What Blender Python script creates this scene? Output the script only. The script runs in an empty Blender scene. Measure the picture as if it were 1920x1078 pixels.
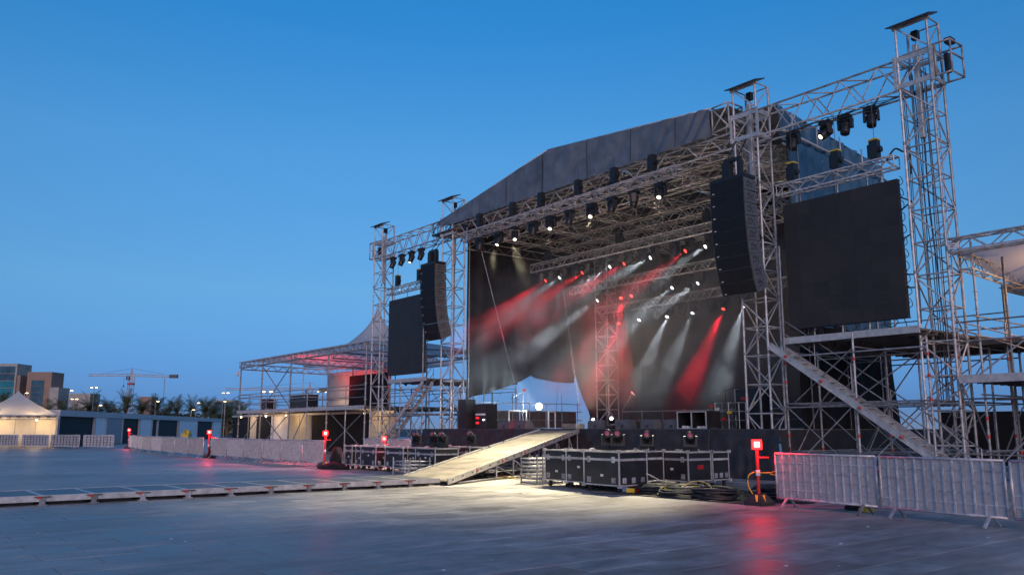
import bpy, bmesh, math, random
from mathutils import Vector, Matrix, Euler
random.seed(11)
R = math.radians
V = Vector
sc = bpy.context.scene
COL = sc.collection

# ------------------------------------------------------------------ camera
cam_d = bpy.data.cameras.new("camera")
cam = bpy.data.objects.new("camera", cam_d)
COL.objects.link(cam)
cam.location = (27.06, -24.86, 1.62)
cam.rotation_euler = (R(90 + 9.627), 0, R(51.805))
cam_d.sensor_width = 36
cam_d.lens = 1556.9 / 1920 * 36
cam_d.clip_start = 0.1
cam_d.clip_end = 4000
sc.camera = cam

# ------------------------------------------------------------------ sky and twilight glow
SUN_AZ = 124.0     # compass angle of the set sun, behind the camera to its right
world = bpy.data.worlds.new("World")
sc.world = world
world.use_nodes = True
wn, wl = world.node_tree.nodes, world.node_tree.links
wn.clear()
sky = wn.new("ShaderNodeTexSky")
sky.sky_type = 'NISHITA'
sky.sun_disc = False
sky.sun_elevation = R(8.0)
sky.sun_rotation = R(SUN_AZ)
sky.altitude = 0
sky.air_density = 0.6
sky.dust_density = 0.0
sky.ozone_density = 6.0
# dusk grading by height above the horizon, the same all round: the low band dims towards the earth's shadow
wtc = wn.new("ShaderNodeTexCoord"); wsp = wn.new("ShaderNodeSeparateXYZ"); wl.new(wtc.outputs["Generated"], wsp.inputs[0])
wcr = wn.new("ShaderNodeValToRGB"); wl.new(wsp.outputs[2], wcr.inputs[0])
_gr = [(0.0, (.70,.52,.64)), (0.03, (.82,.60,.70)), (0.07, (1.45,.92,.83)), (0.16, (3.0,1.76,1.12)), (0.315, (3.2,2.56,1.68)), (0.465, (1.6,2.85,2.12)), (0.8, (1.4,2.9,2.3))]
while len(wcr.color_ramp.elements) < len(_gr): wcr.color_ramp.elements.new(.5)
for e, (p_, c_) in zip(wcr.color_ramp.elements, _gr):
    e.position = p_; e.color = tuple(q/4 for q in c_) + (1,)
wmul = wn.new("ShaderNodeMix"); wmul.data_type = 'RGBA'; wmul.blend_type = 'MULTIPLY'; wmul.inputs[0].default_value = 1.0
wl.new(sky.outputs[0], wmul.inputs[6]); wl.new(wcr.outputs[0], wmul.inputs[7])
wsc = wn.new("ShaderNodeVectorMath"); wsc.operation = 'SCALE'; wsc.inputs["Scale"].default_value = 4.0
wl.new(wmul.outputs[2], wsc.inputs[0])
bg = wn.new("ShaderNodeBackground")
bg.inputs["Strength"].default_value = 0.1
wo = wn.new("ShaderNodeOutputWorld")
wl.new(wsc.outputs[0], bg.inputs[0])
wl.new(bg.outputs[0], wo.inputs[0])

sun_d = bpy.data.lights.new("sun", 'SUN')
sun_d.energy = 1.5
sun_d.angle = R(40)
sun_d.color = (1.0, 0.70, 0.62)
sun = bpy.data.objects.new("sun", sun_d)
COL.objects.link(sun)
# direction towards the sun (azimuth measured from +Y, clockwise)
_sd = V((math.sin(R(SUN_AZ)) * math.cos(R(12)), math.cos(R(SUN_AZ)) * math.cos(R(12)), math.sin(R(12))))
sun.rotation_euler = _sd.to_track_quat('Z', 'Y').to_euler()

sc.view_settings.view_transform = 'Standard'
sc.view_settings.look = 'None'
sc.view_settings.exposure = 0.22
sc.view_settings.gamma = 1.0
sc.view_settings.use_curve_mapping = False
sc.cycles.use_denoising = True
sc.cycles.max_bounces = 6
sc.cycles.diffuse_bounces = 3
sc.cycles.glossy_bounces = 3
sc.cycles.transparent_max_bounces = 16
sc.cycles.volume_bounces = 0
sc.cycles.volume_step_rate = 1.2
sc.cycles.volume_max_steps = 96
sc.cycles.sample_clamp_indirect = 4.0

# ------------------------------------------------------------------ materials
MATS = {}
def mat(name, col, rough=0.5, metal=0.0, var=0.12, scale=4.0, bump=0.0, bscale=40.0, emit=None, estr=0.0, spec=0.5, orand=0.0):
    m = bpy.data.materials.new(name)
    m.use_nodes = True
    nt = m.node_tree
    b = nt.nodes["Principled BSDF"]
    b.inputs["Roughness"].default_value = rough
    b.inputs["Metallic"].default_value = metal
    b.inputs["Specular IOR Level"].default_value = spec
    geo = nt.nodes.new("ShaderNodeNewGeometry")
    if var > 0:
        n = nt.nodes.new("ShaderNodeTexNoise")
        n.inputs["Scale"].default_value = scale
        n.inputs["Detail"].default_value = 5
        n.inputs["Roughness"].default_value = 0.65
        nt.links.new(geo.outputs["Position"], n.inputs["Vector"])
        cr = nt.nodes.new("ShaderNodeValToRGB")
        cr.color_ramp.elements[0].position = 0.3
        cr.color_ramp.elements[1].position = 0.7
        cr.color_ramp.elements[0].color = tuple(c * (1 - var * 1.6) for c in col) + (1,)
        cr.color_ramp.elements[1].color = tuple(min(1, c * (1 + var)) for c in col) + (1,)
        nt.links.new(n.outputs["Fac"], cr.inputs[0])
        cout = cr.outputs[0]
        if orand > 0:       # every tube, panel or module has its own age
            oi = nt.nodes.new("ShaderNodeObjectInfo"); om = nt.nodes.new("ShaderNodeMapRange")
            om.inputs[3].default_value = 1 - orand*1.3; om.inputs[4].default_value = 1 + orand*.7
            nt.links.new(oi.outputs["Random"], om.inputs[0])
            vs_ = nt.nodes.new("ShaderNodeVectorMath"); vs_.operation = 'SCALE'
            nt.links.new(cout, vs_.inputs[0]); nt.links.new(om.outputs[0], vs_.inputs["Scale"]); cout = vs_.outputs[0]
        nt.links.new(cout, b.inputs["Base Color"])
        mr = nt.nodes.new("ShaderNodeMapRange")
        mr.inputs["To Min"].default_value = max(0.05, rough - 0.12)
        mr.inputs["To Max"].default_value = min(1, rough + 0.12)
        nt.links.new(n.outputs["Fac"], mr.inputs[0])
        nt.links.new(mr.outputs[0], b.inputs["Roughness"])
    else:
        b.inputs["Base Color"].default_value = tuple(col) + (1,)
    if bump > 0:
        n2 = nt.nodes.new("ShaderNodeTexNoise")
        n2.inputs["Scale"].default_value = bscale
        n2.inputs["Detail"].default_value = 3
        nt.links.new(geo.outputs["Position"], n2.inputs["Vector"])
        bp = nt.nodes.new("ShaderNodeBump")
        bp.inputs["Strength"].default_value = bump
        bp.inputs["Distance"].default_value = 0.02
        nt.links.new(n2.outputs["Fac"], bp.inputs["Height"])
        nt.links.new(bp.outputs[0], b.inputs["Normal"])
    if emit:
        b.inputs["Emission Color"].default_value = tuple(emit) + (1,)
        b.inputs["Emission Strength"].default_value = estr
    MATS[name] = m
    return m

ALU = mat("aluminium", (0.57, 0.56, 0.56), 0.48, 0.35, 0.30, 5.0, orand=.28)
STEEL = mat("galvanised_steel", (0.40, 0.40, 0.42), 0.5, 0.4, 0.35, 7.0, orand=.38)
DARKST = mat("dark_steel", (0.10, 0.10, 0.11), 0.5, 0.6, 0.2, 5.0)
BLACK = mat("black_plastic", (0.018, 0.018, 0.020), 0.42, 0.0, 0.3, 8.0)
BLACKP = mat("black_laminate", (0.020, 0.020, 0.024), 0.35, 0.0, 0.35, 3.0)
GRILLE = mat("speaker_grille", (0.010, 0.010, 0.012), 0.6, 0.2, 0.3, 6.0, 0.3, 150)
CABSIDE = mat("speaker_side", (0.10, 0.105, 0.115), 0.45, 0.0, 0.2, 6.0)
CLOTH = mat("black_cloth", (0.007, 0.0065, 0.0075), 0.8, 0.0, 0.35, 2.5, 0.25, 60)
SKIRTC = mat("skirt_cloth", (0.030, 0.027, 0.032), 0.6, 0.0, 0.3, 2.0, 0.2, 60)
CLOTHG = mat("grey_cloth", (0.055, 0.052, 0.055), 0.85, 0.0, 0.25, 2.0, 0.2, 60)
ROOFT = mat("roof_tarpaulin", (0.135, 0.158, 0.190), 0.45, 0.0, 0.25, 1.2, 0.15, 20)
BLUET = mat("blue_tarpaulin", (0.055, 0.135, 0.215), 0.5, 0.0, 0.25, 1.5, 0.15, 20)
WHITET = mat("white_membrane", (0.62, 0.61, 0.60), 0.6, 0.0, 0.08, 1.5)
CREAM = mat("cream_wall", (0.62, 0.55, 0.42), 0.7, 0.0, 0.10, 1.0)
PANELW = mat("white_panel", (0.84, 0.82, 0.84), 0.5, 0.0, 0.06, 1.0)
PANELG = mat("grey_panel", (0.30, 0.29, 0.32), 0.5, 0.0, 0.08, 1.0)
PANELV = mat("fascia_panel", (0.46, 0.45, 0.48), 0.5, 0.0, 0.08, 0.6)
DARKGL = mat("dark_glass", (0.008, 0.008, 0.010), 0.7, 0.0, 0.0)
SCREEN = mat("screen_face", (0.030, 0.024, 0.021), 0.5, 0.0, 0.12, 0.8, 0.05, 60, orand=.14)
LEDW = mat("video_wall_face", (0.050, 0.042, 0.038), 0.6, 0.0, 0.10, 0.6, orand=.08)
REDP = mat("red_paint", (0.45, 0.02, 0.02), 0.4, 0.0, 0.2, 9.0)
REDC = mat("red_coupler", (0.50, 0.05, 0.03), 0.5, 0.0, 0.2, 9.0)
YEL = mat("yellow_rubber", (0.62, 0.42, 0.03), 0.5, 0.0, 0.2, 9.0)
BLUEC = mat("blue_connector", (0.03, 0.12, 0.30), 0.5, 0.0, 0.2, 9.0)
WHITEC = mat("white_cable", (0.6, 0.6, 0.6), 0.5, 0.0, 0.2, 9.0)
RUBBER = mat("black_rubber", (0.028, 0.028, 0.030), 0.5, 0.0, 0.3, 12.0)
DECKAL = mat("deck_edge", (0.58, 0.56, 0.54), 0.45, 0.4, 0.18, 5.0)
DECKUN = mat("deck_underside", (0.12, 0.115, 0.11), 0.7, 0.0, 0.3, 1.2)
PLY = mat("plywood_deck", (0.28, 0.24, 0.19), 0.65, 0.0, 0.35, 1.6, 0.25, 30)
WALKP = mat("walkway_plate", (0.11, 0.11, 0.12), 0.45, 0.1, 0.25, 2.5, 0.2, 60)
BARR = mat("barrier_zinc", (0.62, 0.60, 0.62), 0.45, 0.4, 0.28, 9.0, orand=.15)
TERRA = mat("terracotta_stone", (0.30, 0.20, 0.16), 0.8, 0.0, 0.12, 0.3)
GLASSB = mat("blue_glass", (0.05, 0.12, 0.17), 0.12, 0.0, 0.25, 0.25)
CRANEM = mat("crane_paint", (0.48, 0.40, 0.34), 0.5, 0.0, 0.2, 0.5)
TRUNK = mat("palm_trunk", (0.13, 0.09, 0.06), 0.9, 0.0, 0.3, 6.0, 0.4, 12)
FROND = mat("palm_frond", (0.085, 0.105, 0.050), 0.6, 0.0, 0.35, 1.5)
CONC = mat("pale_concrete", (0.38, 0.36, 0.33), 0.8, 0.0, 0.15, 0.4)
STICK = mat("paper_label", (0.70, 0.70, 0.72), 0.6, 0.0, 0.1, 20.0)
TEAL = mat("teal_glass", (0.03, 0.22, 0.28), 0.15, 0.0, 0.2, 0.25)

def membrane(name, col):
    m = mat(name, col, 0.6, 0.0, 0.08, 1.5); nt = m.node_tree; p = nt.nodes["Principled BSDF"]
    tr = nt.nodes.new("ShaderNodeBsdfTranslucent"); tr.inputs[0].default_value = tuple(col) + (1,)
    mx = nt.nodes.new("ShaderNodeMixShader"); mx.inputs[0].default_value = 0.55
    nt.links.new(p.outputs[0], mx.inputs[1]); nt.links.new(tr.outputs[0], mx.inputs[2]); nt.links.new(mx.outputs[0], nt.nodes["Material Output"].inputs[0]); return m
MEMB = membrane("tent_membrane", (0.82, 0.80, 0.79))
def emis(name, col, s):
    m = bpy.data.materials.new(name); m.use_nodes = True
    nt = m.node_tree; nt.nodes.clear()
    e = nt.nodes.new("ShaderNodeEmission"); o = nt.nodes.new("ShaderNodeOutputMaterial")
    e.inputs[0].default_value = tuple(col) + (1,); e.inputs[1].default_value = s
    nt.links.new(e.outputs[0], o.inputs[0]); return m
LENS_W = emis("lens_white", (0.92, 0.96, 1.0), 6)
LENS_R = emis("lens_red", (1.0, 0.05, 0.035), 5)
LENS_Y = emis("lens_warm", (1.0, 0.93, 0.72), 3.5)
RED_L = emis("red_lamp_face", (1.0, 0.085, 0.075), 14)
RED_RIM = mat("red_lens_housing", (0.55, 0.02, 0.02), 0.3, 0.0, 0.0, emit=(1, 0.02, 0.02), estr=1.2)
SODIUM = emis("street_lamp_glow", (1.0, 0.66, 0.30), 14)
WORKL = emis("work_lamp_glow", (0.75, 0.9, 1.0), 26)
LENS_D = mat("lens_dark", (0.03, 0.03, 0.04), 0.08, 0.0, 0.0)
LENS_PK = mat("lens_pink_glass", (0.45, 0.10, 0.13), 0.15, 0.0, 0.0)

# ------------------------------------------------------------------ mesh helpers
class MB:
    """collects boxes, tubes and faces into one mesh"""
    def __init__(s): s.v = []; s.f = []
    def add(s, vs, fs):
        o = len(s.v); s.v += [tuple(p) for p in vs]; s.f += [tuple(i + o for i in f) for f in fs]
    def box(s, lo, hi):
        x0, y0, z0 = lo; x1, y1, z1 = hi
        s.add([(x0,y0,z0),(x1,y0,z0),(x1,y1,z0),(x0,y1,z0),(x0,y0,z1),(x1,y0,z1),(x1,y1,z1),(x0,y1,z1)],
              [(0,3,2,1),(4,5,6,7),(0,1,5,4),(1,2,6,5),(2,3,7,6),(3,0,4,7)])
    def obox(s, c, ax, ay, az):
        c, ax, ay, az = V(c), V(ax), V(ay), V(az)
        vs = [c + ax*i + ay*j + az*k for k in (-1,1) for i, j in ((-1,-1),(1,-1),(1,1),(-1,1))]
        s.add(vs, [(0,3,2,1),(4,5,6,7),(0,1,5,4),(1,2,6,5),(2,3,7,6),(3,0,4,7)])
    def tube(s, a, b, r, n=6, r2=None):
        a, b = V(a), V(b); d = (b - a)
        if d.length < 1e-6: return
        d.normalize(); u = d.orthogonal().normalized(); w = d.cross(u); r2 = r if r2 is None else r2
        vs = []
        for p, rr in ((a, r), (b, r2)):
            for k in range(n):
                t = 2*math.pi*k/n; vs.append(p + u*(rr*math.cos(t)) + w*(rr*math.sin(t)))
        fs = [(k, (k+1) % n, n+(k+1) % n, n+k) for k in range(n)] + [tuple(range(n-1,-1,-1)), tuple(range(n, 2*n))]
        s.add(vs, fs)
    def path(s, pts, r, n=5, closed=False):
        pts = [V(p) for p in pts]
        if not closed and 2 < len(pts) < 9:      # round off a hand-set bend
            o_ = []
            for i in range(len(pts)-1):
                p0, p1, p2, p3 = pts[max(0,i-1)], pts[i], pts[i+1], pts[min(len(pts)-1,i+2)]
                for k in range(6):
                    u = k/6; o_.append(.5*((2*p1)+(p2-p0)*u+(2*p0-5*p1+4*p2-p3)*u*u+(3*p1-p0-3*p2+p3)*u**3))
            pts = o_ + [pts[-1]]
        m = len(pts); rings = []
        up = V((0.13, 0.07, 1)).normalized()
        for i, p in enumerate(pts):
            a = pts[(i-1) % m] if (closed or i > 0) else p
            b = pts[(i+1) % m] if (closed or i < m-1) else p
            d = (b - a)
            d = d.normalized() if d.length > 1e-9 else V((1, 0, 0))
            u = d.cross(up)
            u = u.normalized() if u.length > 1e-4 else d.orthogonal().normalized()
            w = u.cross(d)
            rings.append([p + u*(r*math.cos(2*math.pi*k/n)) + w*(r*math.sin(2*math.pi*k/n)) for k in range(n)])
        vs = [q for rg in rings for q in rg]; fs = []
        for i in range(m if closed else m-1):
            j = (i+1) % m
            fs += [(i*n+k, i*n+(k+1) % n, j*n+(k+1) % n, j*n+k) for k in range(n)]
        if not closed: fs += [tuple(range(n-1,-1,-1)), tuple((m-1)*n+k for k in range(n))]
        s.add(vs, fs)
    def lathe(s, prof, n=14, c=(0,0,0)):
        vs = []; c = V(c)
        for z, r in prof:
            vs += [(c.x + r*math.cos(2*math.pi*k/n), c.y + r*math.sin(2*math.pi*k/n), c.z + z) for k in range(n)]
        fs = []
        for i in range(len(prof)-1):
            fs += [(i*n+k, i*n+(k+1) % n, (i+1)*n+(k+1) % n, (i+1)*n+k) for k in range(n)]
        fs += [tuple(range(n-1,-1,-1)), tuple((len(prof)-1)*n+k for k in range(n))]
        s.add(vs, fs)
    def grid(s, fn, nu, nv):
        vs = [fn(i/nu, j/nv) for j in range(nv+1) for i in range(nu+1)]
        s.add(vs, [(j*(nu+1)+i, j*(nu+1)+i+1, (j+1)*(nu+1)+i+1, (j+1)*(nu+1)+i) for j in range(nv) for i in range(nu)])
    def mesh(s, name, m, smooth=False):
        me = bpy.data.meshes.new(name); me.from_pydata(s.v, [], s.f); me.update()
        bm = bmesh.new(); bm.from_mesh(me); bmesh.ops.recalc_face_normals(bm, faces=bm.faces); bm.to_mesh(me); bm.free()
        me.materials.append(m)
        if smooth:
            for p in me.polygons: p.use_smooth = True
        return me
    def build(s, name, m, parent=None, smooth=False, kind=None):
        return link(name, s.mesh(name, m, smooth), parent, kind)

def link(name, me, parent=None, kind=None):
    o = bpy.data.objects.new(name, me); COL.objects.link(o)
    if parent is not None: attach(o, parent)
    if kind: o["kind"] = kind
    return o

def base_matrix(o):
    return Matrix.LocRotScale(o.location, o.rotation_euler, o.scale)

def attach(o, parent):
    """o keeps its world coordinates; the parents here are top-level or children of top-level ones with identity offset"""
    o.parent = parent
    mtx = base_matrix(parent)
    if parent.parent is not None:
        mtx = base_matrix(parent.parent) @ parent.matrix_parent_inverse @ mtx
    o.matrix_parent_inverse = mtx.inverted()

def tag(o, label, cat, group=None):
    o["label"] = label; o["category"] = cat
    if group: o["group"] = group
    return o

def thing(name, label, cat, loc=(0,0,0), rotz=0.0, group=None):
    o = bpy.data.objects.new(name, None); COL.objects.link(o)
    o.empty_display_size = 0.2
    o.location = loc; o.rotation_euler = (0, 0, rotz)
    return tag(o, label, cat, group)

def structure(o): o["kind"] = "structure"; return o

_UT = {}
def unit_tube(m, n=8):
    k = (m.name, n)
    if k not in _UT:
        b = MB(); b.tube((0,0,0), (0,0,1), 1.0, n); me = b.mesh("tube_" + m.name, m)
        for p in me.polygons:
            p.use_smooth = len(p.vertices) == 4
        _UT[k] = me
    return _UT[k]
def tube(name, a, b, r, m, parent, n=8):
    a, b = V(a), V(b); d = b - a
    o = bpy.data.objects.new(name, unit_tube(m, n)); COL.objects.link(o)
    o.location = a; o.rotation_euler = d.to_track_quat('Z', 'Y').to_euler(); o.scale = (r, r, d.length)
    if parent is not None: attach(o, parent)
    return o
_UB = {}
def box(name, lo, hi, m, parent, bev=0.0):
    lo, hi = V(lo), V(hi); s = hi - lo
    k = (m.name, round(s.x,3), round(s.y,3), round(s.z,3), bev)
    if k not in _UB:
        b = MB(); b.box(-s/2, s/2); me = b.mesh("box_" + m.name, m)
        if bev > 0:
            bm = bmesh.new(); bm.from_mesh(me)
            bmesh.ops.bevel(bm, geom=list(bm.edges), offset=bev, segments=1, affect='EDGES')
            bm.to_mesh(me); bm.free()
        _UB[k] = me
    o = bpy.data.objects.new(name, _UB[k]); COL.objects.link(o)
    o.location = (lo + hi)/2
    if parent is not None: attach(o, parent)
    return o

def zigzag(mb_or_fn, a0, a1, b0, b1, bay):
    """diagonals between two parallel chords a and b, alternating"""
    a0, a1, b0, b1 = V(a0), V(a1), V(b0), V(b1)
    n = max(2, int(round((a1-a0).length/bay)))
    for i in range(n):
        t0, t1 = i/n, (i+1)/n
        if i % 2 == 0: mb_or_fn(a0.lerp(a1,t0), b0.lerp(b1,t1))
        else: mb_or_fn(b0.lerp(b1,t0), a0.lerp(a1,t1))

def box_truss(root, p0, p1, w, h, bay, rc, rb, m, pieces=False, suffix=""):
    """four-chord truss between p0 and p1 (centres of its ends), parts under root"""
    p0, p1 = V(p0), V(p1); d = (p1-p0).normalized(); up = V((0,0,1))
    s = d.cross(up).normalized(); up = s.cross(d).normalized()
    off = {k: s*(w/2*k[0]) + up*(h/2*k[1]) for k in ((-1,-1),(1,-1),(1,1),(-1,1))}
    for k in off: tube("chord", p0+off[k], p1+off[k], rc, m, root)
    faces = [((1,-1),(1,1)), ((-1,-1),(-1,1)), ((-1,1),(1,1)), ((-1,-1),(1,-1))]
    if pieces:
        fn = lambda a, b: tube("brace", a, b, rb, m, root, 6)
    else:
        mb = MB(); fn = lambda a, b: mb.tube(a, b, rb, 5)
    for a, b in faces:
        zigzag(fn, p0+off[a], p1+off[a], p0+off[b], p1+off[b], bay)
        for p in (p0, p1): fn(p+off[a], p+off[b])
    if not pieces: mb.build("lacing", m, root, True, kind="stuff")

ORD = ["first","second","third","fourth","fifth","sixth","seventh","eighth","ninth","tenth","eleventh","twelfth","thirteenth","fourteenth","fifteenth"]

# ------------------------------------------------------------------ ground and paving
TX, TY, GAP = 0.6, 1.2, 0.011
def paving_material():
    m = bpy.data.materials.new("paving_stone"); m.use_nodes = True
    nt = m.node_tree; N, L = nt.nodes.new, nt.links.new
    b = nt.nodes["Principled BSDF"]
    geo = N("ShaderNodeNewGeometry"); sep = N("ShaderNodeSeparateXYZ"); L(geo.outputs["Position"], sep.inputs[0])
    def math_(op, a, bb=None):
        n = N("ShaderNodeMath"); n.operation = op
        for i, q in enumerate((a, bb)):
            if q is None: continue
            if isinstance(q, (int, float)): n.inputs[i].default_value = q
            else: L(q, n.inputs[i])
        return n.outputs[0]
    fx = math_('DIVIDE', sep.outputs[0], TX); row = math_('FLOOR', fx)
    par = math_('MULTIPLY', math_('MODULO', math_('ABSOLUTE', row), 2.0), 0.5)
    col = math_('FLOOR', math_('ADD', math_('DIVIDE', sep.outputs[1], TY), par))
    comb = N("ShaderNodeCombineXYZ"); L(row, comb.inputs[0]); L(col, comb.inputs[1])
    wn_ = N("ShaderNodeTexWhiteNoise"); wn_.noise_dimensions = '2D'; L(comb.outputs[0], wn_.inputs["Vector"])
    # cloudy wear, stretched along the slabs, and broad stains
    mp = N("ShaderNodeMapping"); mp.inputs["Scale"].default_value = (2.2, 0.9, 1); mp.inputs["Rotation"].default_value = (0, 0, 0.5); L(geo.outputs["Position"], mp.inputs[0])
    n1 = N("ShaderNodeTexNoise"); n1.inputs["Scale"].default_value = 1.3; n1.inputs["Detail"].default_value = 8; n1.inputs["Roughness"].default_value = 0.68; L(mp.outputs[0], n1.inputs["Vector"])
    n2 = N("ShaderNodeTexNoise"); n2.inputs["Scale"].default_value = 0.22; n2.inputs["Detail"].default_value = 5; L(geo.outputs["Position"], n2.inputs["Vector"])
    n3 = N("ShaderNodeTexNoise"); n3.inputs["Scale"].default_value = 34; n3.inputs["Detail"].default_value = 4; L(geo.outputs["Position"], n3.inputs["Vector"])
    def rng(x, a, c, f0=0.0, f1=1.0):
        r_ = N("ShaderNodeMapRange"); r_.inputs[1].default_value = f0; r_.inputs[2].default_value = f1
        r_.inputs[3].default_value = a; r_.inputs[4].default_value = c; L(x, r_.inputs[0]); return r_.outputs[0]
    v = math_('MULTIPLY', rng(wn_.outputs["Value"], 0.74, 1.18), rng(n1.outputs["Fac"], 0.50, 1.38, 0.3, 0.7))
    n4 = N("ShaderNodeTexNoise"); n4.inputs["Scale"].default_value = 0.9; n4.inputs["Detail"].default_value = 7; n4.inputs["Roughness"].default_value = 0.75; n4.inputs["Distortion"].default_value = 1.2; L(geo.outputs["Position"], n4.inputs["Vector"])
    v = math_('MULTIPLY', v, rng(n4.outputs["Fac"], 1.0, 0.55, 0.60, 0.74))
    v = math_('MULTIPLY', v, rng(n2.outputs["Fac"], 0.70, 1.18, 0.32, 0.68))
    v = math_('MULTIPLY', v, rng(n3.outputs["Fac"], 0.90, 1.10, 0.3, 0.7))
    mul = N("ShaderNodeVectorMath"); mul.operation = 'SCALE'; mul.inputs[0].default_value = (0.355, 0.330, 0.320); L(v, mul.inputs["Scale"])
    L(mul.outputs[0], b.inputs["Base Color"])
    L(rng(math_('ADD', math_('MULTIPLY', n1.outputs["Fac"], 0.7), math_('MULTIPLY', wn_.outputs["Value"], 0.3)), 0.36, 0.64, 0.3, 0.75), b.inputs["Roughness"])
    bp = N("ShaderNodeBump"); bp.inputs["Strength"].default_value = 0.25; bp.inputs["Distance"].default_value = 0.01
    L(math_('ADD', n3.outputs["Fac"], n1.outputs["Fac"]), bp.inputs["Height"]); L(bp.outputs[0], b.inputs["Normal"])
    return m
PAVE = paving_material()
JOINT = mat("paving_joint", (0.060, 0.056, 0.054), 0.8, 0.0, 0.3, 6.0)

gmb = MB(); gmb.add([(-2200,-1400,-0.03),(1400,-1400,-0.03),(1400,2200,-0.03),(-2200,2200,-0.03)], [(0,1,2,3)])
ground = structure(gmb.build("ground", JOINT))
fw = V((-math.sin(R(51.805)), math.cos(R(51.805)), 0)); rt = V((fw.y, -fw.x, 0))
cells = []
for i in range(-82, 46):
    x0 = i*TX; par = 0.5*(abs(i) % 2)
    for j in range(-34, 4):
        y0 = (j - par)*TY; c = V((x0+TX/2, y0+TY/2, 0)); d = c - V((27.06, -24.86, 0))
        z, x = d.dot(fw), d.dot(rt)
        if z > 5 and abs(x) < 0.66*z + 2.2 and z < 62: cells.append((z, abs(x) < 0.625*z + 0.5 and z > 7.6, x0, y0))
cells.sort()
tmb = MB(); tmb.box((GAP/2, GAP/2, -0.028), (TX-GAP/2, TY-GAP/2, 0.0)); tile_me = tmb.mesh("paver", PAVE)
bm = bmesh.new(); bm.from_mesh(tile_me)
bmesh.ops.bevel(bm, geom=[e for e in bm.edges if all(v.co.z > -0.01 for v in e.verts)], offset=0.004, segments=1, affect='EDGES')
bm.to_mesh(tile_me); bm.free()
rest = MB(); made = 0
for z, seen, x0, y0 in cells:
    if seen and made < 300:
        made += 1
        o = link("paver", tile_me); o.location = (x0, y0, random.uniform(-0.0015, 0.0015)); o.parent = ground
    else:
        h = random.uniform(-0.0015, 0.0015)
        rest.box((x0+GAP/2, y0+GAP/2, -0.028), (x0+TX-GAP/2, y0+TY-GAP/2, h))
o = rest.build("paving", PAVE, None, kind="stuff"); o.parent = ground
# the far plaza beyond the slabs one can tell apart
far_ = MB(); far_.add([(-130,-60,-0.012),(-22,-60,-0.012),(-22,60,-0.012),(-130,60,-0.012)], [(0,1,2,3)])
far_.add([(-22,5,-0.012),(70,5,-0.012),(70,60,-0.012),(-22,60,-0.012)], [(0,1,2,3)])
structure(far_.build("plaza_pavement", PAVE))

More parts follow.
